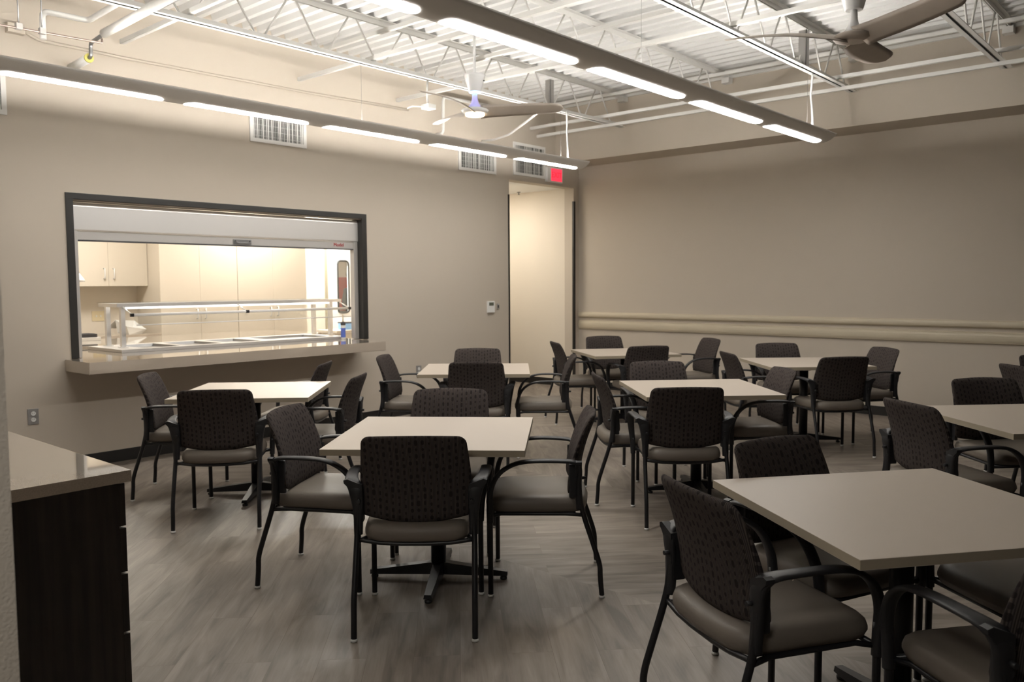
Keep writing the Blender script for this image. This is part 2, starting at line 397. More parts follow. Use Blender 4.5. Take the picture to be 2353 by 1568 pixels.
# room behind the kitchen door
bm = new_bm(); box(bm, 6.6, 9.9, 11.7, 11.8, 0, 2.75); box(bm, 6.6, 6.7, KY+.12, 11.7, 0, 2.75); box(bm, 9.8, 9.9, KY+.12, 11.7, 0, 2.75); box(bm, 8.7, 9.9, KY+.02, KY+.12, 0, 2.75); box(bm, 6.6, 9.9, KY+.12, 11.8, 2.75, 2.83); struct('wall_storeroom', bm, 'kitchen_paint')
# the floor slab covers the storeroom too
bm = new_bm(); box(bm, 6.6, 9.9, 10.75, 11.8, -0.05, 0.0); struct('floor_storeroom', bm, 'floor')
# white swinging kitchen door with a tall vision window
bm = new_bm(); box(bm, DKX0-.05, DKX0, KY-.01, KY+.13, 0, 2.15); box(bm, DKX1, DKX1+.05, KY-.01, KY+.13, 0, 2.15); box(bm, DKX0-.05, DKX1+.05, KY-.01, KY+.13, 2.10, 2.15)
df = struct('trim_6', bm, mat('olive_door_frame', (0.30, 0.27, 0.19), 0.5))
WX0, WX1, WZ0, WZ1 = 7.875, 8.085, 1.04, 1.84
bm = new_bm()
box(bm, DKX0, WX0, KY+.03, KY+.075, 0.01, 2.10); box(bm, WX1, DKX1, KY+.03, KY+.075, 0.01, 2.10)
box(bm, WX0, WX1, KY+.03, KY+.075, 0.01, WZ0); box(bm, WX0, WX1, KY+.03, KY+.075, WZ1, 2.10)
door = struct('door_1', bm, 'white')
bm = new_bm()
r_ = 0.06; pts = []
for (cx, cz, a0) in ((WX1-r_, WZ1-r_, 0), (WX0+r_, WZ1-r_, 90), (WX0+r_, WZ0+r_, 180), (WX1-r_, WZ0+r_, 270)):
    for k in range(7):
        a = math.radians(a0+k*15); pts.append((cx+r_*math.cos(a), KY+.025, cz+r_*math.sin(a)))
tube(bm, pts, 0.013, 8, closed=True); obj('window_gasket', bm, mat('black_gasket', (0.03, 0.03, 0.028), 0.5), door)
bm = new_bm(); box(bm, WX0, WX1, KY+.05, KY+.055, WZ0, WZ1); obj('window_pane', bm, 'glass', door)
bm = new_bm(); box(bm, 7.70, 8.50, KY+.02, KY+.03, 0.10, 0.55, bevel=.003); obj('kick_plate', bm, 'alum', door)
# poster and person beyond the kitchen door window
bm = new_bm(); box(bm, 8.76, 9.16, 11.685, 11.70, 1.02, 1.60); po = obj('poster', bm, 'pale_red'); po['label'] = 'plain red poster seen through the kitchen door window'; po['category'] = 'poster'

# ------------------------------------------------------------------ serving opening: frame, counter, rolling shutter
t = thing('opening_frame', 'dark bronze metal frame around the kitchen serving opening', 'frame', (OX0, YA, 0.89))
def rel(bm, root):
    bmesh.ops.translate(bm, verts=bm.verts, vec=-Vector(root.location)); return bm
fx0, fx1, fz1 = 2.672, 5.69, 2.216
for n, a in (('jamb', (fx0, OX0+.004, YA-.012, YA+.10, .89, fz1)), ('jamb', (OX1-.004, fx1, YA-.012, YA+.10, .89, fz1)), ('head', (fx0, fx1, YA-.0125, YA+.10, 2.165, fz1+.001))):
    bm = new_bm(); box(bm, *a, bevel=.004); obj(n, rel(bm, t), 'frame_dark', t)
# --- counter slab
bm = new_bm()
o_ = [(2.62, 6.58), (5.55, 6.58), (5.55, YA-.0005), (OX1-.012, YA-.0005), (OX1-.012, 8.08), (OX0+.012, 8.08), (OX0+.012, YA-.0005), (2.62, YA-.0005)]
b2 = bmesh.new(); fv = [b2.verts.new((x, y, .795)) for x, y in o_]; f = b2.faces.new(fv)
e = bmesh.ops.extrude_face_region(b2, geom=[f]); bmesh.ops.translate(b2, verts=[v for v in e['geom'] if isinstance(v, bmesh.types.BMVert)], vec=(0, 0, .092))
bmesh.ops.bevel(b2, geom=b2.edges[:], offset=.003, segments=2, affect='EDGES'); merge(bm, b2)
o = obj('serving_counter', bm, 'quartz'); o['label'] = 'long beige stone serving counter jutting out below the kitchen opening'; o['category'] = 'counter'
# --- rolling shutter rolled up
t = thing('rolling_shutter', 'silver metal rolling shutter, rolled up at the top of the serving opening', 'shutter', (4.18, YA+.13, .89))
bm = new_bm()
pf = [(YA+.055, 1.925), (YA+.055, 2.120), (YA+.070, 2.150), (YA+.34, 2.150), (YA+.34, 1.925)]
prism_x(bm, pf, OX0+.008, OX1-.008); bmesh.ops.bevel(bm, geom=[e for e in bm.edges if abs(e.verts[0].co.x-e.verts[1].co.x) > 1], offset=.006, segments=3, affect='EDGES')
h = obj('hood', rel(bm, t), 'steel', t)
bm = new_bm(); box(bm, OX0+.045, OX1-.045, YA+.075, YA+.115, 1.848, 1.920, bevel=.004); bb = obj('bottom_bar', rel(bm, t), 'alum', t)
bm = new_bm(); box(bm, OX0+.045, OX1-.045, YA+.07, YA+.12, 1.838, 1.848); obj('rubber_seal', rel(bm, t), 'dark_grey', bb)
bm = new_bm(); box(bm, 4.17, 4.36, YA+.068, YA+.075, 1.858, 1.902, bevel=.002)
tube(bm, [(4.19, YA+.065, 1.888), (4.195, YA+.045, 1.875), (4.22, YA+.04, 1.868), (4.31, YA+.04, 1.868), (4.335, YA+.045, 1.875), (4.34, YA+.065, 1.888)], .006, 8)
obj('handle', rel(bm, t), 'pipe_metal', bb, label='dark pull handle')
text_mesh('maker_badge', 'Model', .052, 'red', bb, (5.385-4.18, YA+.0735-(YA+.13), 1.886-.89), (PI/2, 0, 0), .0015)['label'] = 'small red lettering'
for x0, x1 in ((OX0+.006, OX0+.058), (OX1-.058, OX1-.006)):
    bm = new_bm(); box(bm, x0, x1, YA+.065, YA+.13, .89, 1.924, bevel=.003); obj('guide_rail', rel(bm, t), 'alum', t)

# ------------------------------------------------------------------ steam table with glass sneeze guard
def stain(bm, *a, **k): box(bm, *a, **k)
SX0, SX1, SY0, SY1, SZ0, SZ1 = 3.19, 5.58, 7.31, 8.02, .888, .915
t = thing('steam_table', 'stainless steel drop-in steam table with three open wells on the serving counter', 'steam table', (4.35, 7.66, SZ0))
bm = new_bm()
wells = [(3.42, 3.76), (3.85, 4.19), (4.28, 4.62), (4.78, 5.48)]
xs = SX0
for a, b in wells:
    box(bm, xs, a, SY0, SY1, SZ0, SZ1); box(bm, a, b, SY0, SY0+.09, SZ0, SZ1); box(bm, a, b, SY1-.09, SY1, SZ0, SZ1); xs = b
box(bm, xs, SX1, SY0, SY1, SZ0, SZ1)
obj('rim', rel(bm, t), 'alum', t)
for a, b in wells:
    bm = new_bm(); y0, y1 = SY0+.09, SY1-.09
    vs_ = [bm.verts.new(p) for p in ((a, y0, SZ1-.002), (b, y0, SZ1-.002), (b, y1, SZ1-.002), (a, y1, SZ1-.002), (a+.01, y0+.01, SZ0+.002), (b-.01, y0+.01, SZ0+.002), (b-.01, y1-.01, SZ0+.002), (a+.01, y1-.01, SZ0+.002))]
    for q in ((0, 1, 5, 4), (1, 2, 6, 5), (2, 3, 7, 6), (3, 0, 4, 7), (4, 5, 6, 7)): bm.faces.new([vs_[i] for i in q])
    obj('well', rel(bm, t), 'pipe_metal', t)
GZ = 1.315
t = thing('sneeze_guard', 'clear glass sneeze guard on steel posts above the steam table', 'sneeze guard', (4.35, 7.66, SZ1))
for x in (3.34, 5.63):
    for y in (7.62, 7.93):
        bm = new_bm(); box(bm, x-.02, x+.02, y-.02, y+.02, SZ1, GZ-.012, bevel=.003); p = obj('post', rel(bm, t), 'steel', t)
        bm = new_bm(); box(bm, x-.035, x+.035, y-.035, y+.035, SZ1, SZ1+.006, bevel=.002); obj('foot_plate', rel(bm, t), 'steel', p)
bm = new_bm()
box(bm, 3.28, 5.76, 7.585, 7.605, GZ-.035, GZ-.004); box(bm, 3.28, 5.76, 7.955, 7.975, GZ-.035, GZ-.004)
box(bm, 3.28, 3.30, 7.605, 7.955, GZ-.035, GZ-.004); box(bm, 5.74, 5.76, 7.605, 7.955, GZ-.035, GZ-.004)
obj('shelf_frame', rel(bm, t), 'steel', t)
bm = new_bm(); box(bm, 3.27, 5.77, 7.575, 7.985, GZ-.003, GZ+.008, bevel=.002); obj('top_glass', rel(bm, t), 'glass', t)
bm = new_bm(); tube(bm, [(3.33, 7.42, 1.212), (5.74, 7.42, 1.212)], .013, 10); fr = obj('front_rail', rel(bm, t), 'white_gloss', t)
for x in (3.335, 4.48, 5.735):
    bm = new_bm(); tube(bm, [(x, 7.41, 1.212), (x, 7.60, 1.285)], .007, 8); br_ = obj('rail_arm', rel(bm, t), 'steel', t)
    bm = new_bm(); box(bm, x-.014, x+.014, 7.395, 7.425, 1.197, 1.227, bevel=.004); obj('clamp', rel(bm, t), 'black', br_, label='black clamp')
bm = new_bm()
for q in [((3.35, 7.42, 1.20), (5.72, 7.42, 1.20), (5.72, 7.36, 1.125), (3.35, 7.36, 1.125))]:
    v = [bm.verts.new(p) for p in q]; bm.faces.new(v)
    v2 = [bm.verts.new((p[0], p[1]+.006, p[2]-.003)) for p in q]; bm.faces.new(v2[::-1])
    for i in range(4): bm.faces.new((v[i], v[(i+1) % 4], v2[(i+1) % 4], v2[i]))
obj('front_glass', rel(bm, t), 'glass', t)
bm = new_bm(); tube(bm, [(3.35, 7.36, 1.123), (5.72, 7.36, 1.123)], .005, 8); obj('glass_edge', rel(bm, t), 'white_gloss', t)
t2 = mat('light_tube', (.9, .9, .9), .4, emit=(1, .96, .9), es=3.0); M['tubeglow'] = t2
bm = new_bm(); tube(bm, [(3.38, 7.66, 1.272), (5.66, 7.66, 1.272)], .011, 8); obj('light_tube', rel(bm, t), 'tubeglow', t, label='lit white tube light')

# caulk tube on the counter
t = thing('caulk_tube', 'blue and white caulk tube standing at the right end of the serving counter', 'tube', (5.50, 7.22, .888))
bm = new_bm(); lathe(bm, [(.024, 0), (.025, .004), (.025, .155), (.024, .16)]); obj('barrel', bm, 'white', t)
bm = new_bm(); lathe(bm, [(.0256, .02), (.0258, .022), (.0258, .118), (.0256, .12)]); obj('label_band', bm, 'blue', t)
bm = new_bm(); lathe(bm, [(.0255, .150), (.026, .152), (.026, .172), (.020, .185), (.010, .188)]); obj('shoulder', bm, 'dark_grey', t)
bm = new_bm(); lathe(bm, [(.008, .186), (.007, .20), (.003, .262), (.002, .264)]); obj('nozzle', bm, mat('beige_nozzle', (.55, .45, .30), .5), t)

# ------------------------------------------------------------------ kitchen furniture
def cabinet_pair(x0, x1, y0, y1, z0, z1, label, name, hz, ncat='cabinet'):
    t = thing(name, label, ncat, ((x0+x1)/2, (y0+y1)/2, z0))
    bm = new_bm(); box(bm, x0, x1, y0+.02, y1, z0, z1); obj('carcass', rel(bm, t), 'cab', t)
    xm = (x0+x1)/2
    for a, b, hx in ((x0+.001, xm-.001, xm-.055), (xm+.001, x1-.001, xm+.055)):
        bm = new_bm(); box(bm, a, b, y0, y0+.019, z0+.003, z1-.003, bevel=.002); d = obj('door', rel(bm, t), 'cab', t)
        bm = new_bm(); tube(bm, [(hx, y0, hz-.06), (hx, y0-.03, hz-.058), (hx, y0-.032, hz), (hx, y0-.03, hz+.058), (hx, y0, hz+.06)], .007, 8); obj('handle', rel(bm, t), 'white_gloss', d)
    return t
cabinet_pair(4.76, 5.79, 9.80, KY-.001, 0.0, 2.60, 'tall cream double-door cabinet at the end of the back worktop', 'tall_cabinet', 1.12)
cabinet_pair(5.795, 6.85, 9.80, KY-.001, 0.0, 2.60, 'tall cream double-door cabinet right of its twin, next to the bright wall', 'tall_cabinet', 1.12)
cabinet_pair(3.82, 4.755, 10.10, KY-.001, 1.47, 2.45, 'cream double-door wall cabinet above the back worktop', 'wall_cabinet', 1.62)
cabinet_pair(2.85, 3.815, 10.10, KY-.001, 1.47, 2.45, 'cream wall cabinet mostly hidden behind the left edge of the opening', 'wall_cabinet', 1.62)
cabinet_pair(3.20, 4.755, 9.84, KY-.001, 0.0, 0.86, 'low cream base cabinet under the back worktop', 'base_cabinet', .72)
bm = new_bm(); box(bm, 2.40, 4.757, 9.80, KY-.001, .862, .900, bevel=.004); o = obj('back_worktop', bm, 'quartz'); o['label'] = 'cream worktop along the kitchen back wall'; o['category'] = 'worktop'
t = thing('kitchen_island', 'long cream kitchen island behind the steam table', 'island', (4.6, 8.75, 0))
bm = new_bm(); box(bm, 3.00, 5.95, 8.22, 9.30, .862, .902, bevel=.004); obj('worktop', rel(bm, t), 'quartz', t)
bm = new_bm(); box(bm, 3.06, 5.88, 8.30, 9.24, .0, .862); obj('carcass', rel(bm, t), 'cab', t)
for k in range(4):
    a = 3.07+k*.70; bm = new_bm(); box(bm, a, a+.695, 8.28, 8.30, .10, .84, bevel=.002); obj('door', rel(bm, t), 'cab', t)
# white folded tray, black tray and white binder
t = thing('paper_carton', 'open white paper carton tipped over on the back worktop', 'carton', (4.46, 9.98, .900), rotz=.35)
bm = new_bm()
P8 = [(-.10, -.09, .0), (.10, -.09, .0), (.12, .09, .01), (-.10, .09, .01), (-.16, -.11, .10), (.14, -.12, .05), (.17, .10, .15), (-.10, .12, .17)]
v = [bm.verts.new(p) for p in P8]
for q in ((0, 1, 2, 3), (0, 1, 5, 4), (1, 2, 6, 5), (2, 3, 7, 6), (3, 0, 4, 7)): bm.faces.new([v[i] for i in q])
o = obj('carton_body', bm, 'white', t); s_ = o.modifiers.new('s', 'SOLIDIFY'); s_.thickness = .004
bm = new_bm(); v = [bm.verts.new(p) for p in ((-.10, .12, .17), (.17, .10, .15), (.12, .22, .06), (-.12, .24, .07))]; bm.faces.new(v)
o = obj('flap', bm, 'white', t); s_ = o.modifiers.new('s', 'SOLIDIFY'); s_.thickness = .003
t = thing('binder', 'white binder lying under the black tray on the island', 'binder', (3.60, 9.13, .902))
bm = new_bm(); box(bm, -.15, .12, -.12, .12, .0, .035, bevel=.004); obj('cover', bm, 'white', t)
bm = new_bm(); box(bm, -.145, .115, -.115, .122, .006, .029); obj('pages', bm, 'kitchen_paint', t)
bm = new_bm(); box(bm, 3.49, 3.69, 9.02, 9.22, .938, .972, bevel=.006); box(bm, 3.51, 3.67, 9.04, 9.20, .972, .977, bevel=.002)
o = obj('black_tray', bm, 'dark_grey'); o['label'] = 'flat black tray stacked on the white binder at the left of the opening'; o['category'] = 'tray'
# pendant lamp
t = thing('pendant_lamp', 'white dome pendant lamp on a thin cord at the left of the kitchen opening', 'lamp', (3.60, 9.3, 2.72))
bm = new_bm(); tube(bm, [(0, 0, 0), (0, 0, -1.08)], .004, 6); obj('cord', bm, 'dark_grey', t)
bm = new_bm(); lathe(bm, [(.012, -1.07), (.025, -1.08), (.05, -1.12), (.085, -1.17), (.095, -1.20), (.090, -1.20), (.08, -1.175), (.04, -1.13), (.02, -1.10)]); obj('lamp_shade', bm, 'white_gloss', t)
# double light switch on the backsplash
t = thing('light_switch', 'double light switch on the kitchen backsplash under the wall cabinet', 'switch', (4.28, KY, 1.11))
bm = new_bm(); box(bm, -.075, .075, -.006, 0, -.06, .06, bevel=.002); obj('cover_plate', bm, mat('ivory_plate', (.70, .60, .40), .4), t)
for dx in (-.025, .025):
    bm = new_bm(); box(bm, dx-.006, dx+.006, -.014, -.006, -.012, .012, bevel=.002); obj('toggle', bm, 'white', t)
# small counter and blue box by the kitchen door
bm = new_bm(); box(bm, 6.98, 7.55, 9.30, 9.75, .80, .84, bevel=.004); box(bm, 7.0, 7.53, 9.32, 9.73, 0, .80); o = obj('utility_stand', bm, 'cab'); o['label'] = 'low cream utility stand in front of the kitchen door'; o['category'] = 'stand'
t = thing('tool_box', 'light blue box with a dark lid on the utility stand', 'box', (7.32, 9.5, .84))
bm = new_bm(); box(bm, -.11, .11, -.08, .08, 0, .09, bevel=.006); obj('body', bm, 'light_blue', t)
bm = new_bm(); box(bm, -.115, .115, -.085, .085, .09, .105, bevel=.004); obj('lid', bm, 'dark_grey', t)
# kitchen ceiling light panels, the last added to brighten the wall by the door
for k, (x, y) in enumerate(((3.7, 8.9), (5.9, 9.3), (7.25, 9.99))):
    t = thing('kitchen_ceiling_light', ('square lit ceiling panel over the left end of the kitchen', 'square lit ceiling panel over the middle of the kitchen', 'added lit panel that brightens the wall by the kitchen door')[k], 'ceiling light', (x, y, 2.72), group='lit ceiling panels in the kitchen')
    bm = new_bm(); box(bm, -.45, .45, -.31, .31, -.02, 0); obj('frame', bm, 'white', t)
    bm = new_bm(); box(bm, -.42, .42, -.28, .28, -.024, -.0205); obj('diffuser', bm, 'kitchen_light' if k < 2 else 'kitchen_door_fill', t)
t = thing('entry_fill_panel', 'added lit panel, out of view, that brightens the near left wall', 'ceiling light', (-.45, .50, 2.60))  # added out of view so the near left wall end is lit
bm = new_bm(); box(bm, -.32, .32, -.32, .32, -.03, 0); obj('frame', bm, 'white', t)
bm = new_bm(); box(bm, -.29, .29, -.29, .29, -.034, -.0305); obj('diffuser', bm, 'entry_fill', t)
t = thing('hall_ceiling_light', 'lit ceiling panel in the corridor behind the doorway', 'ceiling light', (8.35, 8.1, 2.80))
bm = new_bm(); box(bm, -.32, .32, -.32, .32, -.02, 0); obj('frame', bm, 'white', t)
bm = new_bm(); box(bm, -.29, .29, -.29, .29, -.024, -.0205); obj('diffuser', bm, 'hall_light', t)
t = thing('storeroom_ceiling_light', 'lit ceiling panel in the room behind the kitchen door', 'ceiling light', (7.8, 11.2, 2.75))
bm = new_bm(); box(bm, -.3, .3, -.3, .3, -.02, 0); obj('frame', bm, 'white', t)
bm = new_bm(); box(bm, -.27, .27, -.27, .27, -.024, -.0205); obj('diffuser', bm, 'hall_light', t)
bm = new_bm(); lathe(bm, [(.028, 2.80), (.028, 2.792), (.010, 2.788), (.010, 2.765), (.018, 2.762), (.018, 2.758), (.004, 2.756)], 9.25, 7.95, 12)
o = obj('sprinkler_head', bm, 'pipe_metal'); o['label'] = 'small sprinkler head under the corridor ceiling'; o['category'] = 'sprinkler'

# ------------------------------------------------------------------ things on the serving wall
def grille(x0, x1, z0, z1, label):
    t = thing('air_vent', label, 'vent', ((x0+x1)/2, YA, (z0+z1)/2), group='air vents high on the serving wall')
    w, h = (x1-x0)/2, (z1-z0)/2
    bm = new_bm(); b = .035
    box(bm, -w, -w+b, -.014, 0, -h, h); box(bm, w-b, w, -.014, 0, -h, h); box(bm, -w+b, w-b, -.014, 0, h-b, h); box(bm, -w+b, w-b, -.014, 0, -h, -h+b)
    obj('frame', bm, 'white_paint', t)
    bm = new_bm(); box(bm, -w+b, w-b, -.001, .0, -h+b, h-b); obj('backing', bm, 'vent_grey', t)
    bm = new_bm(); n = int((2*w-2*b)/.019)
    for k in range(n):
        x = -w+b+(k+.5)*(2*w-2*b)/n; a = random.choice((.5, .7, .9, 1.15, 1.3))
        dx, dy = .0075*math.sin(a), .0075*math.cos(a)
        v = [bm.verts.new(p) for p in ((x-dx, -.009-dy*.5, -h+b), (x+dx, -.009+dy*.5, -h+b), (x+dx, -.009+dy*.5, h-b), (x-dx, -.009-dy*.5, h-b))]; bm.faces.new(v)
    for k in range(5):
        z = -h+b+(k+.5)*(2*h-2*b)/5; box(bm, -w+b, w-b, -.0145, -.0135, z-.001, z+.001)
    o = obj('louvre_blades', bm, 'white_paint', t)
    return t
grille(4.33, 4.955, 2.82, 3.145, 'white louvred air vent above the serving opening')
grille(7.09, 7.75, 2.825, 3.15, 'white louvred air vent left of the doorway')
grille(8.08, 8.725, 2.86, 3.275, 'tallest white louvred air vent, directly above the doorway')
grille(1.67, 2.285, 2.76, 3.075, 'white louvred air vent cut off by the left edge of the photo')
t = thing('thermostat', 'small white thermostat with a grey display left of the doorway', 'thermostat', (7.63, YA, 1.18))
bm = new_bm(); box(bm, -.062, .062, -.025, 0, -.068, .075, bevel=.006); obj('housing', bm, 'white', t)
bm = new_bm(); box(bm, -.042, .038, -.0265, -.025, .018, .058); obj('display', bm, 'lcd', t)
t = thing('wall_switch', 'narrow grey switch plate between the thermostat and the doorway', 'switch', (7.775, YA, 1.185))
bm = new_bm(); box(bm, -.022, .022, -.007, 0, -.036, .036, bevel=.002); obj('cover_plate', bm, 'grey_plate', t)
bm = new_bm(); box(bm, -.010, .010, -.012, -.007, -.018, .018, bevel=.002); obj('rocker', bm, 'dark_grey', t)
def outlet(x, z, label, m='grey_plate'):
    t = thing('wall_outlet', label, 'outlet', (x, YA, z))
    bm = new_bm(); box(bm, -.040, .040, -.006, 0, -.062, .062, bevel=.003); obj('cover_plate', bm, m, t)
    for dz in (.024, -.024):
        bm = new_bm(); b2 = bmesh.new(); bmesh.ops.create_cone(b2, segments=20, radius1=.017, radius2=.017, depth=.004, cap_ends=True)
        bmesh.ops.rotate(b2, verts=b2.verts, matrix=Matrix.Rotation(PI/2, 3, 'X')); bmesh.ops.translate(b2, verts=b2.verts, vec=(0, -.008, dz)); merge(bm, b2)
        s = obj('socket', bm, 'white', t)
        bm = new_bm()
        for dx in (-.006, .006): box(bm, dx-.001, dx+.001, -.0108, -.010, dz-.001, dz+.008)
        obj('slots', bm, 'dark_grey', s)
outlet(2.37, .460, 'steel double outlet low on the wall left of the serving counter')
outlet(6.415, .480, 'double outlet low on the wall behind the table in front of the doorway')
# exit sign
t = thing('exit_sign', 'glowing red EXIT sign above the doorway', 'sign', (8.90, YA, 2.925))
bm = new_bm(); box(bm, -.17, .16, -.045, 0, -.10, .10, bevel=.006); obj('housing', bm, 'white_paint', t)
bm = new_bm(); box(bm, -.095, .14, -.048, -.0455, -.082, .082); obj('lit_face', bm, 'exit_red', t)
text_mesh('lettering', 'EXIT', .105, 'exit_letter', t, (.022, -.049, -.004), (PI/2, 0, 0), .0012)

# ------------------------------------------------------------------ roof joists
JZ0, JZT = 3.42, 3.795
def joist(y, x1, label, x0=-2.5):
    t = thing('steel_joist', label, 'joist', (x0, y, JZ0), group='open-web steel joists under the roof deck')
    L_ = x1-x0
    def chord(z, up, length, nm):
        bm = new_bm(); w = .048; th = .006; g = .005
        for s in (-1, 1):
            a, b = sorted((s*g, s*(g+th))); box(bm, 0, length, a, b, z, z+.045)
            a, b = sorted((s*g, s*w)); zz = z+.045-th if up else z
            box(bm, 0, length, a, b, zz, zz+th)
        obj(nm, bm, 'white_paint', t)
    chord(0, False, L_, 'bottom_chord'); chord(JZT-JZ0, True, L_+.055, 'top_chord')
    pts = []; p = .615; ph = (4.376-x0) % p; x = ph-p; zt, zb = JZT-JZ0+.02, .025
    bm = new_bm()
    while x < L_+.1:
        for (a, za, b, zb_) in ((x+.035, zb, x+p/2-.03, zt), (x+p/2+.03, zt, x+p-.035, zb)):
            if a > 0 and b < L_: tube(bm, [(a, 0, za), (b, 0, zb_)], .0085, 7)
        x += p
    obj('web_bars', bm, 'white_paint', t)
JY = [5.93, 4.51, 3.09, 1.70, .26, -1.15]
JL = ['white open-web joist nearest the serving wall', 'white open-web joist between the two linear lights', 'white open-web joist above the nearer linear light', 'white open-web joist behind the nearer ceiling fan', 'white open-web joist crossing the top right corner of the photo', 'white open-web joist farthest from the serving wall']
for y, l in zip(JY, JL)    : joist(y, 8.90, l)
# bearing beam pockets: small brackets where the top chords meet the upper right wall
for y, l in zip(JY[:5], JL[:5]):
    bm = new_bm(); box(bm, 8.86, XU+.02, y-.045, y+.045, JZT-.06, JZT-.001); o = obj('joist_seat', bm, 'white_paint')
    o['label'] = 'white bearing seat under the ' + l.replace('white open-web ', '').replace(' of the photo', ''); o['category'] = 'bracket'; o['group'] = 'joist bearing seats'
# horizontal bridging
def bridge(x, z, label, y0=-4.05, y1=YA):
    bm = new_bm(); box(bm, x-.003, x+.003, y0, y1, z, z+.035); box(bm, x, x+.035, y0, y1, z, z+.004)
    o = obj('bridging_angle', bm, 'white_paint'); o['label'] = label; o['category'] = 'brace'; o['group'] = 'bridging angles across the joists'
BL = ['nearest the left edge of the photo', 'left of the farther ceiling fan', 'right of the farther ceiling fan', 'closest to the right wall']
for (x, l) in zip((3.155, 4.875, 6.14, 8.42), BL):
    bridge(x, JZ0+.047, 'white bridging angle on top of the bottom chords, '+l); bridge(x+.18, JZT-.037, 'white bridging angle under the top chords, '+l)
bridge(8.56, JZ0-.037, 'lower of the double white bridging angles closest to the right wall')

# ------------------------------------------------------------------ suspended linear lights
def linear_light(y, xe, x_lens, pitch, label, cordpx):
    z0 = 2.80
    t = thing('linear_light', label, 'ceiling light', (xe, y, z0), group='suspended linear lights')
    L_ = 6.42
    def sec(a):   # housing lower curve, a in [-1,1] across
        return (a*.15, .066*(abs(a)**2.2))
    A_ = [(-1+2*k/24) for k in range(25)]
    bm = new_bm()
    outer = [sec(a) for a in A_]; inner = [(yy*.97, zz+.010) for a, (yy, zz) in zip(A_, outer)]
    pf = outer + [(.15, .078), (.145, .078)] + [(yy, zz) for yy, zz in reversed(inner[1:-1])] + [(-.145, .078), (-.15, .078)]
    n = len(pf)
    a_ = [bm.verts.new((-L_, p, q)) for p, q in pf]; b_ = [bm.verts.new((0, p, q)) for p, q in pf]
    for k in range(n):
        f = bm.faces.new((a_[k], b_[k], b_[(k+1) % n], a_[(k+1) % n])); f.smooth = True
    # end cap
    for X, flip in ((0, 1), (-L_, -1)):
        b2 = bmesh.new(); vv = [b2.verts.new((X, p, q)) for p, q in outer]+[b2.verts.new((X, .15, .078)), b2.verts.new((X, -.15, .078))]; b2.faces.new(vv); merge(bm, b2)
    obj('housing', bm, 'fixture', t)
    # lenses wrap the underside; ends rounded
    k = 0; xr = x_lens
    while xr-xe > -L_+.8:
        xl = xr-pitch+.165
        bm = new_bm(); cols = []
        for a in [(-.38+.76*q/12) for q in range(13)]:
            yy, zz = sec(a); e = .07*(1-math.sqrt(max(0, 1-(a/.39)**2)))
            cols.append((yy, zz-.0025, xl-xe+e, xr-xe-e))
        rows = [[bm.verts.new((xa+(xb-xa)*u, yy, zz)) for yy, zz, xa, xb in cols] for u in (0, .1, .5, .9, 1)]
        for r0, r1 in zip(rows, rows[1:]):
            for q in range(12): f = bm.faces.new((r0[q], r0[q+1], r1[q+1], r1[q])); f.smooth = True
        o = obj('lens', bm, 'lens', t); xr -= pitch; k += 1
    # up-light lens inside the housing
    bm = new_bm(); box(bm, -L_+.01, -.01, -.125, .125, .050, .054); obj('reflector', bm, 'white', t)
    bm = new_bm(); tube(bm, [(-L_+.03, 0, .076), (-.03, 0, .076)], .012, 10); obj('lamp_tube', bm, 'uplens', t)
    # power cord from the joist, and thin hanger wires
    bm = new_bm(); tube(bm, [(-.22+dx, dy, dz) for dx, dy, dz in cordpx], .010, 8); obj('power_cord', bm, 'white_gloss', t)
    for X in (-.35, -3.2, -6.1):
        bm = new_bm(); tube(bm, [(X, 0, .065), (X, 0, .62)], .0012, 5); obj('hanger_wire', bm, 'pipe_metal', t)
cord = [(0, 0, .065), (0, 0, .20), (.005, .01, .32), (.02, .03, .43), (.015, .02, .52), (-.02, 0, .60), (-.03, 0, .63)]
linear_light(5.88, 7.93, 7.85, 1.232, 'long suspended linear light nearer the serving wall', cord)
linear_light(3.10, 8.08, 7.98, 1.283, 'long suspended linear light running through the middle of the room', cord)

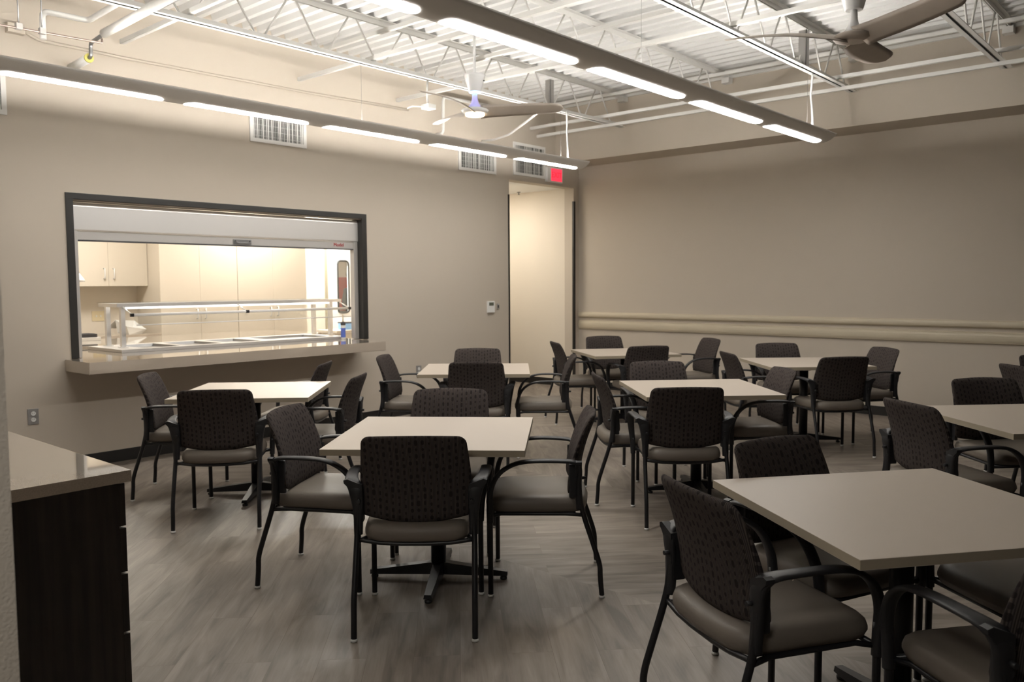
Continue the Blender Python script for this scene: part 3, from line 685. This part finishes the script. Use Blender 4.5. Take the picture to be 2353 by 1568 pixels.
# ------------------------------------------------------------------ ceiling fans
def fan(x, y, phase, light, label):
    t = thing('ceiling_fan', label, 'ceiling fan', (x, y, 2.97))
    bm = new_bm(); lathe(bm, [(.012, .30), (.012, ZD-2.97)], seg=12); obj('downrod', bm, 'white_gloss', t)
    bm = new_bm(); lathe(bm, [(.04, ZD-2.97-.07), (.065, ZD-2.97-.03), (.07, ZD-2.97-.001)], seg=20); obj('canopy', bm, 'white_gloss', t)
    bm = new_bm(); lathe(bm, [(.048, .155), (.054, .16), (.090, .285), (.094, .300), (.075, .305), (.02, .315)], seg=28); hs = obj('motor_cup', bm, 'white_gloss', t)
    bm = new_bm(); box(bm, -.006, .006, -.090, -.07, .240, .250); bmesh.ops.rotate(bm, verts=bm.verts, matrix=Matrix.Rotation(.45, 3, 'Z')); obj('screw', bm, 'dark_grey', hs)
    bm = new_bm(); lathe(bm, [(.095, .010), (.060, .026), (.034, .060), (.024, .10), (.021, .16)], seg=20); obj('neck', bm, 'lilac' if light else 'white_gloss', t, **({'label': 'neck with a blue glow painted in as lilac'} if light else {}))
    if light:
        bm = new_bm(); lathe(bm, [(.034, .146), (.049, .149), (.049, .156), (.036, .158)], seg=24); obj('glow_ring', bm, 'blue_ring', t, label='ring made to glow blue under the motor cup')  # blue glow at the cup bottom made into an emissive ring
    bm = new_bm(); lathe(bm, [(.06, -.034), (.105, -.024), (.122, -.004), (.105, .010), (.06, .020)], seg=28); obj('hub', bm, 'white_gloss' if light else 'blade', t)
    for k in range(3):
        bm = new_bm(); rows = []
        for q in range(27):
            s = math.sin(q/26*PI/2)**1.15; r = .05+.715*s
            w = (.075+.0*s)*(1-s)**2 + .0
            w = .080 + .012*math.sin(min(1, s*1.15)*PI*.75)
            if s > .84: w *= math.sqrt(max(0.0, 1-((s-.84)/.16)**2))*.98+.02
            if s < .12: w *= 1.12-s
            sweep = .045*math.sin(s*PI)-.02*s
            pitch = math.radians(14*(1-s)**1.5+17)
            zc = .02*math.sin(s*PI*.8)-.012*(1-s)
            row = []
            for side in (1, -1):
                for a in ([-1, -.6, 0, .6, 1] if side == 1 else [.6, 0, -.6]):
                    th = .006*(1-a*a)*side
                    yy = a*w; row.append(bm.verts.new((r, sweep+yy*math.cos(pitch), zc-yy*math.sin(pitch)+th)))
            rows.append(row)
        for a, b in zip(rows, rows[1:]):
            for q in range(8): f = bm.faces.new((a[q], a[(q+1) % 8], b[(q+1) % 8], b[q])); f.smooth = True
        bm.faces.new(rows[0]); bm.faces.new(rows[-1])
        o = obj('blade', bm, 'blade', t); o.rotation_euler = (0, 0, phase+k*2*PI/3)
    if light:
        bm = new_bm(); lathe(bm, [(.074, -.050), (.083, -.044), (.083, -.030), (.078, -.024)], seg=32); obj('light_lens', bm, 'fanlens', t)
fan(5.30, 5.05, math.radians(312), True, 'lit three-blade ceiling fan glowing near the serving wall')
fan(5.31, 1.85, math.radians(125), False, 'unlit three-blade ceiling fan at the top right of the photo')

# ------------------------------------------------------------------ pipes and conduits, top left
def pipe(name, pts, r, m, label, cat='pipe', seg=12):
    # rounded elbows
    P = [Vector(p) for p in pts]; out = [P[0]]
    for i in range(1, len(P)-1):
        a, b, c = P[i-1], P[i], P[i+1]; q = min(.05, (b-a).length*.4, (c-b).length*.4)
        p0 = b+(a-b).normalized()*q; p1 = b+(c-b).normalized()*q
        for k in range(5):
            u = k/4; out.append(p0*(1-u)**2 + b*2*u*(1-u) + p1*u*u)
    out.append(P[-1]); bm = new_bm(); tube(bm, out, r, seg)
    o = obj(name, bm, m); o['label'] = label; o['category'] = cat; return o
pipe('insulated_pipe', [(2.70, 6.28, 3.30), (2.66, 5.2, 3.30), (2.60, 1.0, 3.30)], .031, 'white_paint', 'thick white insulated pipe crossing below the joist at the top left')
pipe('steel_fitting', [(2.70, 6.24, 3.30), (2.735, 6.60, 3.30), (2.735, 6.60, 3.20), (2.737, 6.66, 3.195)], .014, 'pipe_metal', 'bare steel pipe elbow between the thick insulated pipe and its yellow-ended stub', 'pipe fitting')
t = thing('pipe_stub', 'short white insulated pipe stub with a yellow end going into the serving wall', 'pipe', (2.737, 6.645, 3.197))
bm = new_bm(); tube(bm, [(0, 0, 0), (.025, .394, 0)], .033, 14); obj('insulation', bm, 'white_paint', t)
bm = new_bm(); tube(bm, [(-.001, -.012, 0), (0, .002, 0)], .034, 14); obj('end_ring', bm, 'yellow', t, label='yellow insulation end')
pipe('copper_pipe', [(1.2, 6.42, 3.225), (2.745, 6.42, 3.268), (2.745, 6.42, 3.30)], .008, 'copper', 'thin copper-coloured pipe running toward the left edge of the photo')
for x, l in ((2.185, 'thin steel hanger rod nearest the left edge, holding the copper pipe'), (2.335, 'thin steel hanger rod beside the white pipe elbow')):
    t = thing('hanger_rod', l, 'hanger', (x, 6.42, 3.25), group='hanger rods holding the copper pipe')
    bm = new_bm(); tube(bm, [(0, 0, 0), (0, 0, ZD-3.25)], .005, 6); obj('rod', bm, 'pipe_metal', t)
    bm = new_bm(); box(bm, -.02, .02, -.02, .02, -.006, .035, bevel=.003); obj('clamp', bm, 'alum', t)
pipe('drain_pipe', [(2.46, 6.75, 3.30), (2.46, 6.75, 3.505), (2.79, 6.75, 3.51), (2.76, 6.0, 3.51), (2.70, 4.6, 3.56)], .022, 'white_paint', 'white elbowed drain pipe rising behind the copper pipe')
bm = new_bm(); box(bm, 2.30, 2.42, 6.98, 7.04, 3.37, 3.44, bevel=.005); o = obj('junction_box', bm, 'paint'); o['label'] = 'beige junction box high on the serving wall at the far left'; o['category'] = 'junction box'
pipe('wall_conduit', [(2.42, 7.022, 3.405), (2.52, 7.022, 3.36), (3.2, 7.022, 3.352), (4.95, 7.022, 3.368), (6.30, 7.022, 3.40)], .012, 'paint', 'beige painted conduit running along the top of the serving wall', 'conduit', 8)
t = thing('ceiling_junction_box', 'white junction box hanging on a conduit from the joist near the lit fan', 'junction box', (5.60, 5.95, 3.15))
bm = new_bm(); box(bm, -.05, .05, -.05, .05, 0, .045, bevel=.004); obj('box', bm, 'white_paint', t)
bm = new_bm(); tube(bm, [(-.01, 0, .04), (-.02, 0, .16), (-.012, 0, .275)], .011, 8); obj('conduit', bm, 'white_paint', t)
bm = new_bm(); tube(bm, [(-.05, .01, .02), (-.14, .08, .02), (-.17, .12, .0)], .006, 8); obj('side_conduit', bm, 'white_paint', t)
pipe('vent_pipe', [(7.6, 6.93, 3.62), (6.75, 6.93, 3.60), (6.745, 6.93, 3.195), (6.745, 7.04, 3.19)], .018, 'white_paint', 'white pipe dropping down the serving wall behind the lit fan')
pipe('flexible_conduit', [(7.35, 5.95, 3.42), (7.42, 6.25, 3.33), (7.45, 6.55, 3.22), (7.50, 6.85, 3.20), (7.50, 7.03, 3.21)], .013, 'white_paint', 'white flexible conduit sagging from the joist to the serving wall near the corner', 'conduit', 8)
for (x, y, l) in ((7.42, 5.93, 'grey conduit bracket strapped to the joist nearest the serving wall'), (7.56, 3.09, 'grey conduit bracket strapped to the joist above the nearer linear light')):
    bm = new_bm(); box(bm, x-.03, x+.03, y-.055, y-.045, JZ0, JZ0+.32, bevel=.002); box(bm, x-.03, x-.022, y-.055, y+.02, JZ0, JZ0+.32); o = obj('conduit_bracket', bm, 'grey_plate'); o['label'] = l; o['category'] = 'bracket'; o['group'] = 'conduit brackets on the joists'

# ------------------------------------------------------------------ near left sideboard
CX1, CY0, CZ = 1.135, 2.567, .900
bm = new_bm(); box(bm, .484, CX1, CY0, 4.45, CZ-.036, CZ, bevel=.002); o = obj('sideboard_worktop', bm, 'quartz'); o['label'] = 'glossy beige stone worktop in the left foreground'; o['category'] = 'worktop'
def drawer_unit(y0, y1, label):
    t = thing('drawer_cabinet', label, 'cabinet', (.80, y0, 0), group='dark drawer cabinets under the stone worktop')
    bm = new_bm(); box(bm, .484, 1.10, y0, y1, .09, CZ-.037); box(bm, .484, 1.04, y0+.0, y1, 0, .09); obj('carcass', rel(bm, t), 'walnut', t)
    for a, b in ((.724, .858), (.578, .717), (.387, .571), (.10, .380)):
        bm = new_bm(); box(bm, 1.101, 1.121, y0+.001, y1-.002, a, b, bevel=.0015); d = obj('drawer', rel(bm, t), 'walnut', t)
        bm = new_bm(); ym, zm = (y0+y1)/2, (a+b)/2
        tube(bm, [(1.121, ym-.06, zm), (1.148, ym-.055, zm), (1.15, ym, zm), (1.148, ym+.055, zm), (1.121, ym+.06, zm)], .005, 8); obj('handle', rel(bm, t), 'steel', d)
drawer_unit(2.585, 3.20, 'dark walnut drawer cabinet at the exposed end of the foreground worktop')
drawer_unit(3.202, 3.82, 'dark walnut drawer cabinet in the middle of the foreground worktop, hidden behind the first')
drawer_unit(3.822, 4.44, 'dark walnut drawer cabinet at the far end of the foreground worktop')

# ------------------------------------------------------------------ tables
def make_table():
    t = thing('dining_table', '', 'table', group='square dining tables')
    S = .457
    bm = new_bm(); box(bm, -S, S, -S, S, .711, .740, bevel=.0015); 
    for f in bm.faces:
        f.material_index = 1 if abs(f.calc_center_median().z-.7255) < .0125 else 0
    obj('tabletop', bm, ['table', 'table_edge'], t)
    bm = new_bm(); lathe(bm, [(.038, .05), (.038, .70)], seg=24); obj('column', bm, 'black', t)
    bm = new_bm()
    for a in range(4):
        b2 = bmesh.new(); box(b2, -.02, .02, .0, .34, .694, .711)
        merge(bm, b2, Matrix.Rotation(a*PI/2+PI/4, 4, 'Z'))
    lathe(bm, [(.06, .665), (.075, .69), (.075, .7105)], seg=20)
    obj('top_bracket', bm, 'black', t)
    for a in range(4):
        bm = new_bm()
        secs = [(.0, .030, .030, .088), (.05, .030, .028, .084), (.30, .022, .022, .048), (.345, .020, .022, .042)]
        rings = [[bm.verts.new(p) for p in ((-w, yy, z0), (w, yy, z0), (w*.8, yy, z1), (-w*.8, yy, z1))] for yy, w, z0, z1 in secs]
        for A_, B_ in zip(rings, rings[1:]):
            for k in range(4): bm.faces.new((A_[k], A_[(k+1) % 4], B_[(k+1) % 4], B_[k]))
        bm.faces.new(rings[0]); bm.faces.new(rings[-1])
        f_ = obj('base_foot', bm, 'black', t); f_.rotation_euler = (0, 0, a*PI/2)
        bm = new_bm(); lathe(bm, [(.016, 0), (.018, .004), (.018, .012), (.008, .016), (.008, .024)], 0, .325, 14); obj('leveller', bm, 'plastic', f_)
    return t
# ------------------------------------------------------------------ chairs
def back_bm():
    bm = new_bm(); nx, nz = 28, 26; r = .034; Hh, Ww = .388, .235
    grid = {}
    for side in (0, 1):
        for j in range(nz+1):
            t_ = -math.cos(PI*j/nz)                       # dense near the rim
            v = (t_+1)/2
            w = .244-.010*v-.018*v*v
            dz = (1-abs(t_))*Hh/2
            if dz < r: w -= r*(1-math.sqrt(max(0, 1-((r-dz)/r)**2)))
            for i in range(nx+1):
                s_ = -math.cos(PI*i/nx)
                x = w*s_
                z = .464+Hh*v + .022*(s_*s_)*(1-v)**2 - .006*s_*s_*v*v
                yc = -.150 - .012*v - .085*v**2.2 + .034*s_*s_*(1-.3*v)
                e = (1-abs(s_)**7)**.5*(1-abs(t_)**9)**.5 if abs(s_) < 1 and abs(t_) < 1 else 0
                th = .021*e
                y = yc + (th if side == 0 else -th)
                if side == 1 and e == 0: grid[(1, i, j)] = grid[(0, i, j)]
                else: grid[(side, i, j)] = bm.verts.new((x, y, z))
    for side in (0, 1):
        for j in range(nz):
            for i in range(nx):
                q = [grid[(side, i, j)], grid[(side, i+1, j)], grid[(side, i+1, j+1)], grid[(side, i, j+1)]]
                if side == 0: q.reverse()
                try: bm.faces.new(q).smooth = True
                except ValueError: pass
    return bm
def seat_bm():
    bm = new_bm(); n = 40; rings = []
    def outline(k, inset):
        a = 2*PI*k/n; e = .28
        cx, sy = math.cos(a), math.sin(a)
        x = math.copysign(abs(cx)**e, cx); y = math.copysign(abs(sy)**e, sy)
        hw = (.232 if y > 0 else .225)-inset
        yy = .04 + y*(.232-inset)
        if y < 0: yy -= .022*(1-x*x)
        else: yy += .012*(1-x*x)
        return x*hw, yy
    prof = [(.030, .392), (.008, .398), (.0, .418), (.0, .436), (.006, .452), (.020, .464), (.045, .468), (.12, .467), (.2, .464)]
    for ins, z in prof:
        ring = []
        for k in range(n):
            x, y = outline(k, ins)
            zz = z - (.012*max(0, (y-.12)/.15)**2 if z > .42 else 0) + (.006*(abs(x)/.23)**2 if z > .45 else 0)
            ring.append(bm.verts.new((x, y, zz)))
        rings.append(ring)
    for A_, B_ in zip(rings, rings[1:]):
        for k in range(n): bm.faces.new((A_[k], A_[(k+1) % n], B_[(k+1) % n], B_[k])).smooth = True
    bm.faces.new(list(reversed(rings[0]))); f = bm.faces.new(rings[-1]); f.smooth = True
    return bm
def smooth_path(P, it=2):
    P = [Vector(p) for p in P]
    for _ in range(it):
        Q = [P[0]]
        for a, b in zip(P, P[1:]): Q += [a*.75+b*.25, a*.25+b*.75]
        Q.append(P[-1]); P = Q
    return P
def make_chair():
    t = thing('armchair', '', 'chair', group='armchairs around the dining tables')
    obj('seat', seat_bm(), 'vinyl', t)
    obj('backrest', back_bm(), 'fabric', t)
    bm = new_bm(); tube(bm, smooth_path([(-.245, -.178, .40), (-.12, -.19, .385), (.12, -.19, .385), (.245, -.178, .40)], 1), .0095, 8)
    tube(bm, [(-.250, .250, .385), (.250, .250, .385)], .0095, 8)
    for s in (-1, 1): tube(bm, [(s*.247, -.178, .392), (s*.215, -.10, .388), (s*.215, .20, .386), (s*.250, .250, .385)], .0095, 8)
    box(bm, -.20, .20, -.15, .22, .386, .394)
    obj('seat_frame', bm, 'black', t)
    R = .0125
    for s in (-1, 1):
        bm = new_bm(); tube(bm, smooth_path([(s*.250, -.270, .012), (s*.250, -.262, .10), (s*.250, -.262, .155), (s*.249, -.235, .24), (s*.247, -.178, .41), (s*.244, -.165, .50), (s*.243, -.165, .60)], 2), R, 10)
        l = obj('leg', bm, 'black', t)
        bm = new_bm(); lathe(bm, [(.0125, 0), (.0145, .002), (.0145, .007), (.0125, .0125)], s*.250, -.270, 12); obj('foot_glide', bm, 'glide', l, label='white plastic glide')
        bm = new_bm(); tube(bm, [(s*.253, .250, .012), (s*.252, .250, .40), (s*.254, .248, .46)], R, 10)
        l = obj('leg', bm, 'black', t)
        bm = new_bm(); lathe(bm, [(.0125, 0), (.0145, .002), (.0145, .007), (.0125, .0125)], s*.253, .250, 12); obj('foot_glide', bm, 'glide', l, label='white plastic glide')
        # armrest: bracket at the back, flat pad, curving down over the front leg
        P = [(s*.243, -.168, .42), (s*.243, -.160, .53), (s*.250, -.170, .615), (s*.272, -.150, .648), (s*.286, -.06, .655), (s*.290, .06, .655), (s*.286, .14, .640), (s*.276, .213, .590), (s*.264, .250, .51), (s*.255, .252, .44), (s*.2525, .251, .355)]
        wx = [.018, .020, .030, .030, .026, .025, .024, .022, .019, .017, .016]
        wy = [.017, .016, .013, .0085, .0085, .0085, .009, .011, .014, .016, .016]
        Q = smooth_path(P, 2)
        def lerp(arr, u):
            f_ = u*(len(arr)-1); i = min(int(f_), len(arr)-2); return arr[i]+(arr[i+1]-arr[i])*(f_-i)
        bm = new_bm(); n = len(Q)
        # frame: 'side' axis is x, so the pad stays flat
        rings = []
        for i, q in enumerate(Q):
            tan = (Q[min(i+1, n-1)]-Q[max(i-1, 0)]).normalized(); sx = Vector((1, 0, 0)); sx = (sx-tan*sx.dot(tan)).normalized(); ny = tan.cross(sx)
            a_, b_ = lerp(wx, i/(n-1)), lerp(wy, i/(n-1))
            rings.append([bm.verts.new(q + sx*a_*math.copysign(abs(math.cos(w))**.7, math.cos(w)) + ny*b_*math.copysign(abs(math.sin(w))**.7, math.sin(w))) for w in [2*PI*k/12 for k in range(12)]])
        for A_, B_ in zip(rings, rings[1:]):
            for k in range(12): bm.faces.new((A_[k], A_[(k+1) % 12], B_[(k+1) % 12], B_[k])).smooth = True
        bm.faces.new(list(reversed(rings[0]))); bm.faces.new(rings[-1])
        # side plate that clasps the backrest
        box(bm, min(s*.222, s*.244), max(s*.222, s*.244), -.172, -.118, .47, .63, bevel=.008)
        tube(bm, [(s*.236, -.195, .565), (s*.236, -.168, .565)], .008, 8)
        # wing that spreads from the backrest edge out to the arm pad
        wg = [(s*.224, .53), (s*.258, .50), (s*.260, .545), (s*.264, .58), (s*.272, .605), (s*.284, .624), (s*.299, .638), (s*.301, .651), (s*.285, .656), (s*.224, .632)]
        a_ = [bm.verts.new((p, -.176, q)) for p, q in wg]; b_ = [bm.verts.new((p, -.148, q)) for p, q in wg]
        for k in range(10): bm.faces.new((a_[k], a_[(k+1) % 10], b_[(k+1) % 10], b_[k]))
        bm.faces.new(a_); bm.faces.new(list(reversed(b_)))
        obj('armrest', bm, 'plastic', t)
    return t
def dup(root, loc, rotz, label, **kw):
    r = root.copy(); COL.objects.link(r); r.location = loc; r.rotation_euler = (0, 0, rotz); r['label'] = label
    for ch in list(root.children):
        c = ch.copy(); COL.objects.link(c); c.parent = r
        for g in ch.children:
            d = g.copy(); COL.objects.link(d); d.parent = c
    return r
TABLES = [
 ('T1', 2.819, 2.965, -52.5, 'beige square table in the middle foreground, set straight toward the camera'),
 ('T2', 2.843, .798, -38.1, 'nearest beige square table, cut off by the right edge of the photo'),
 ('T3', 3.164, 5.171, -45.8, 'beige square table in front of the serving counter, behind the foreground worktop'),
 ('T4', 5.168, 4.939, -49.1, 'beige square table between the serving counter and the doorway'),
 ('T5', 5.178, 2.825, -45.1, 'beige square table in the second row, between the middle foreground table and the right wall'),
 ('T6', 7.405, 4.903, -37.2, 'farthest beige square table, in the corner right of the doorway'),
 ('T7', 7.429, 2.966, -47.3, 'beige square table in the back row, in front of the bumper rails'),
 ('T8', 5.156, .791, -44.3, 'beige square table at the right edge, directly behind the nearest one'),
 ('T9', 7.44, .66, -45.0, 'beige square table in the back row, out past the right edge of the photo')]
tab0 = make_table()
for i, (n, x, y, a, l) in enumerate(TABLES):
    if i == 0: tab0.location = (x, y, 0); tab0.rotation_euler = (0, 0, math.radians(a)); tab0['label'] = l
    else: dup(tab0, (x, y, 0), math.radians(a), l)
K = 'patterned armchair '
CH = [
 ((2.441, 2.679, -49.2), K+'in the middle foreground with its dark back square to the camera'),
 ((2.505, 3.437, -148.7), K+'at the left side of the middle foreground table, facing right'),
 ((3.157, 2.558, 38.4), K+'at the right side of the middle foreground table, seen in profile facing left'),
 ((3.27, 3.36, 129.0), K+'behind the middle foreground table, only its backrest showing above the top'),
 ((2.434, 1.116, -120.3), K+'nearest to the camera, at the left side of the nearest table'),
 ((3.058, 1.161, 158.0), K+'behind the nearest table, turned toward the camera'),
 ((2.503, .366, -38.1), K+'in the bottom right corner, only its armrest and seat in view'),
 ((3.276, .459, 51.9), K+'on the far right side of the nearest table, its seat under the tabletop'),
 ((2.689, 4.763, -41.6), K+'with its dark back to the camera at the table by the serving counter'),
 ((2.864, 5.65, -131.8), K+'just below the left end of the serving counter, facing right'),
 ((3.471, 4.744, 37.3), K+'at the right side of the table by the serving counter, facing left'),
 ((3.883, 5.696, 39.9), K+'pulled away toward the serving wall below the right end of the counter'),
 ((4.942, 4.707, -49.5), K+'with its back to the camera at the table left of the doorway'),
 ((5.631, 5.373, 130.9), K+'behind the table left of the doorway, its patterned front showing'),
 ((4.85, 5.46, -145.4), K+'right of the serving counter end, facing the table by the doorway'),
 ((5.591, 4.492, 39.6), K+'seen in profile, at the right side of the table left of the doorway'),
 ((7.122, 5.339, -128.2), K+'standing in front of the doorway at the farthest table'),
 ((4.549, 2.597, -48.4), K+'with its dark back to the camera at the second-row table'),
 ((4.807, 3.136, -135.0), K+'at the left side of the second-row table, facing right'),
 ((5.604, 2.599, 45.6), K+'at the right side of the second-row table, its front lit'),
 ((5.522, 3.295, 134.9), K+'behind the second-row table, its dotted back facing the camera above the top'),
 ((7.191, 4.56, -36.3), K+'with its back to the camera at the farthest corner table'),
 ((7.898, 5.43, 143.1), K+'behind the farthest corner table, against the wall beside the doorway'),
 ((8.218, 4.531, 55.5), K+'at the right side of the farthest corner table, below the bumper rails'),
 ((6.976, 3.264, -134.7), K+'at the left side of the back-row table, partly behind the second-row one'),
 ((7.961, 3.382, 133.7), K+'behind the back-row table, against the bumper rails'),
 ((7.125, 2.608, -41.3), K+'with its dark back to the camera at the back-row table'),
 ((7.964, 2.617, 51.0), K+'at the right side of the back-row table, near the right wall baseboard'),
 ((4.725, 1.13, -127.6), K+'with its back to the camera at the left of the right-edge table'),
 ((5.782, 1.053, 135.4), K+'behind the right-edge table, dotted front above the top'),
 ((7.151, 1.05, -135.2), K+'at the far right edge, the lower of two dark backs there'),
 ((7.974, 1.062, 134.8), K+'at the far right edge, the back closest to the right wall'),
 ((4.775, .35, -44.3), K+'at the near side of the right-edge table, mostly outside the photo')]
ch0 = make_chair()
for i, ((x, y, a), l) in enumerate(CH):
    if i == 0: ch0.location = (x, y, 0); ch0.rotation_euler = (0, 0, math.radians(a)); ch0['label'] = l
    else: dup(ch0, (x, y, 0), math.radians(a), l)

# ------------------------------------------------------------------ person glimpsed through the kitchen door window
def skin_obj(name, verts, edges, radii, m, parent=None, root=0, sub=2):
    me = bpy.data.meshes.new(name); me.from_pydata(verts, edges, []); o = bpy.data.objects.new(name, me); COL.objects.link(o)
    md = o.modifiers.new('skin', 'SKIN'); me.skin_vertices[0].data[root].use_root = True
    for i, r in enumerate(radii):
        me.skin_vertices[0].data[i].radius = (r, r) if isinstance(r, float) else r
    md.use_smooth_shade = True
    s = o.modifiers.new('sub', 'SUBSURF'); s.levels = s.render_levels = sub
    me.materials.append(M[m])
    if parent: o.parent = parent
    return o
t = thing('person', 'person in dark grey clothes glimpsed through the kitchen door window', 'person', (8.72, 11.15, 0), rotz=math.radians(-160))
V = [(0, 0, .92), (0, 0, 1.10), (0, .01, 1.28), (0, .01, 1.40), (0, .0, 1.47), (0, .01, 1.56), (0, .02, 1.64),
     (.18, 0, 1.37), (.25, -.02, 1.12), (.20, .20, 1.02), (.17, .28, 1.03),
     (-.18, 0, 1.37), (-.27, .04, 1.16), (-.24, .26, 1.13), (-.23, .34, 1.17),
     (.09, 0, .86), (.10, .01, .48), (.10, -.02, .09), (.11, .12, .035), (-.09, 0, .86), (-.10, .01, .48), (-.10, -.02, .09), (-.11, .12, .035)]
E_ = [(0, 1), (1, 2), (2, 3), (3, 4), (4, 5), (5, 6), (3, 7), (7, 8), (8, 9), (9, 10), (3, 11), (11, 12), (12, 13), (13, 14), (0, 15), (15, 16), (16, 17), (17, 18), (0, 19), (19, 20), (20, 21), (21, 22)]
Rr = [(.15, .11), (.14, .10), (.16, .11), (.12, .08), .05, (.078, .09), (.07, .085), .06, .045, .034, .03, .06, .045, .034, .03, .085, .055, .04, .035, .085, .055, .04, .035]
n0 = len(V)
for hx, hy, hz, s in ((.17, .28, 1.03, 1), (-.23, .34, 1.17, -1)):
    base = 10 if s == 1 else 14
    for k, (dx, ln) in enumerate(((-.027, .062), (-.009, .072), (.009, .069), (.026, .055))):
        a = len(V); V += [(hx+dx, hy+.055, hz+.004), (hx+dx*1.05, hy+.055+ln*.5, hz), (hx+dx*1.05, hy+.05+ln, hz-.018)]; E_ += [(base, a), (a, a+1), (a+1, a+2)]; Rr += [.011, .009, .008]
    a = len(V); V += [(hx-s*.035, hy+.03, hz-.005), (hx-s*.05, hy+.07, hz-.012)]; E_ += [(base, a), (a, a+1)]; Rr += [.012, .009]
body = skin_obj('body', V, E_, Rr, 'skin', t)
sv = V[:14]; se = [e for e in E_ if e[0] < 14 and e[1] < 14 and e not in ((4, 5), (5, 6)) and 4 not in e and 5 not in e]
idx = [0, 1, 2, 3, 7, 8, 9, 11, 12, 13]; mp = {o_: i for i, o_ in enumerate(idx)}
skin_obj('sweatshirt', [V[i] for i in idx], [(mp[a], mp[b]) for a, b in E_ if a in mp and b in mp], [tuple(q*1.12+.008 for q in (Rr[i] if isinstance(Rr[i], tuple) else (Rr[i], Rr[i]))) for i in idx], 'cloth', t)
idx = [0, 15, 16, 17, 19, 20, 21]; mp = {o_: i for i, o_ in enumerate(idx)}
skin_obj('trousers', [V[i] for i in idx], [(mp[a], mp[b]) for a, b in E_ if a in mp and b in mp], [tuple(q*1.12+.01 for q in (Rr[i] if isinstance(Rr[i], tuple) else (Rr[i], Rr[i]))) for i in idx], 'dark_grey', t)
bm = new_bm(); bmesh.ops.create_uvsphere(bm, u_segments=20, v_segments=12, radius=.098); bmesh.ops.scale(bm, vec=(.95, 1.05, .95), verts=bm.verts); bmesh.ops.translate(bm, verts=bm.verts, vec=(0, -.018, 1.645))
bmesh.ops.delete(bm, geom=[v for v in bm.verts if v.co.y > .055 and v.co.z < 1.69], context='VERTS'); sm(bm); obj('hair', bm, 'black_base', t)
bm = new_bm()
for dx in (-.03, .03): b2 = bmesh.new(); bmesh.ops.create_uvsphere(b2, u_segments=10, v_segments=8, radius=.011); bmesh.ops.translate(b2, verts=b2.verts, vec=(dx, .103, 1.625)); merge(bm, b2)
sm(bm); obj('eyes', bm, 'dark_grey', t)
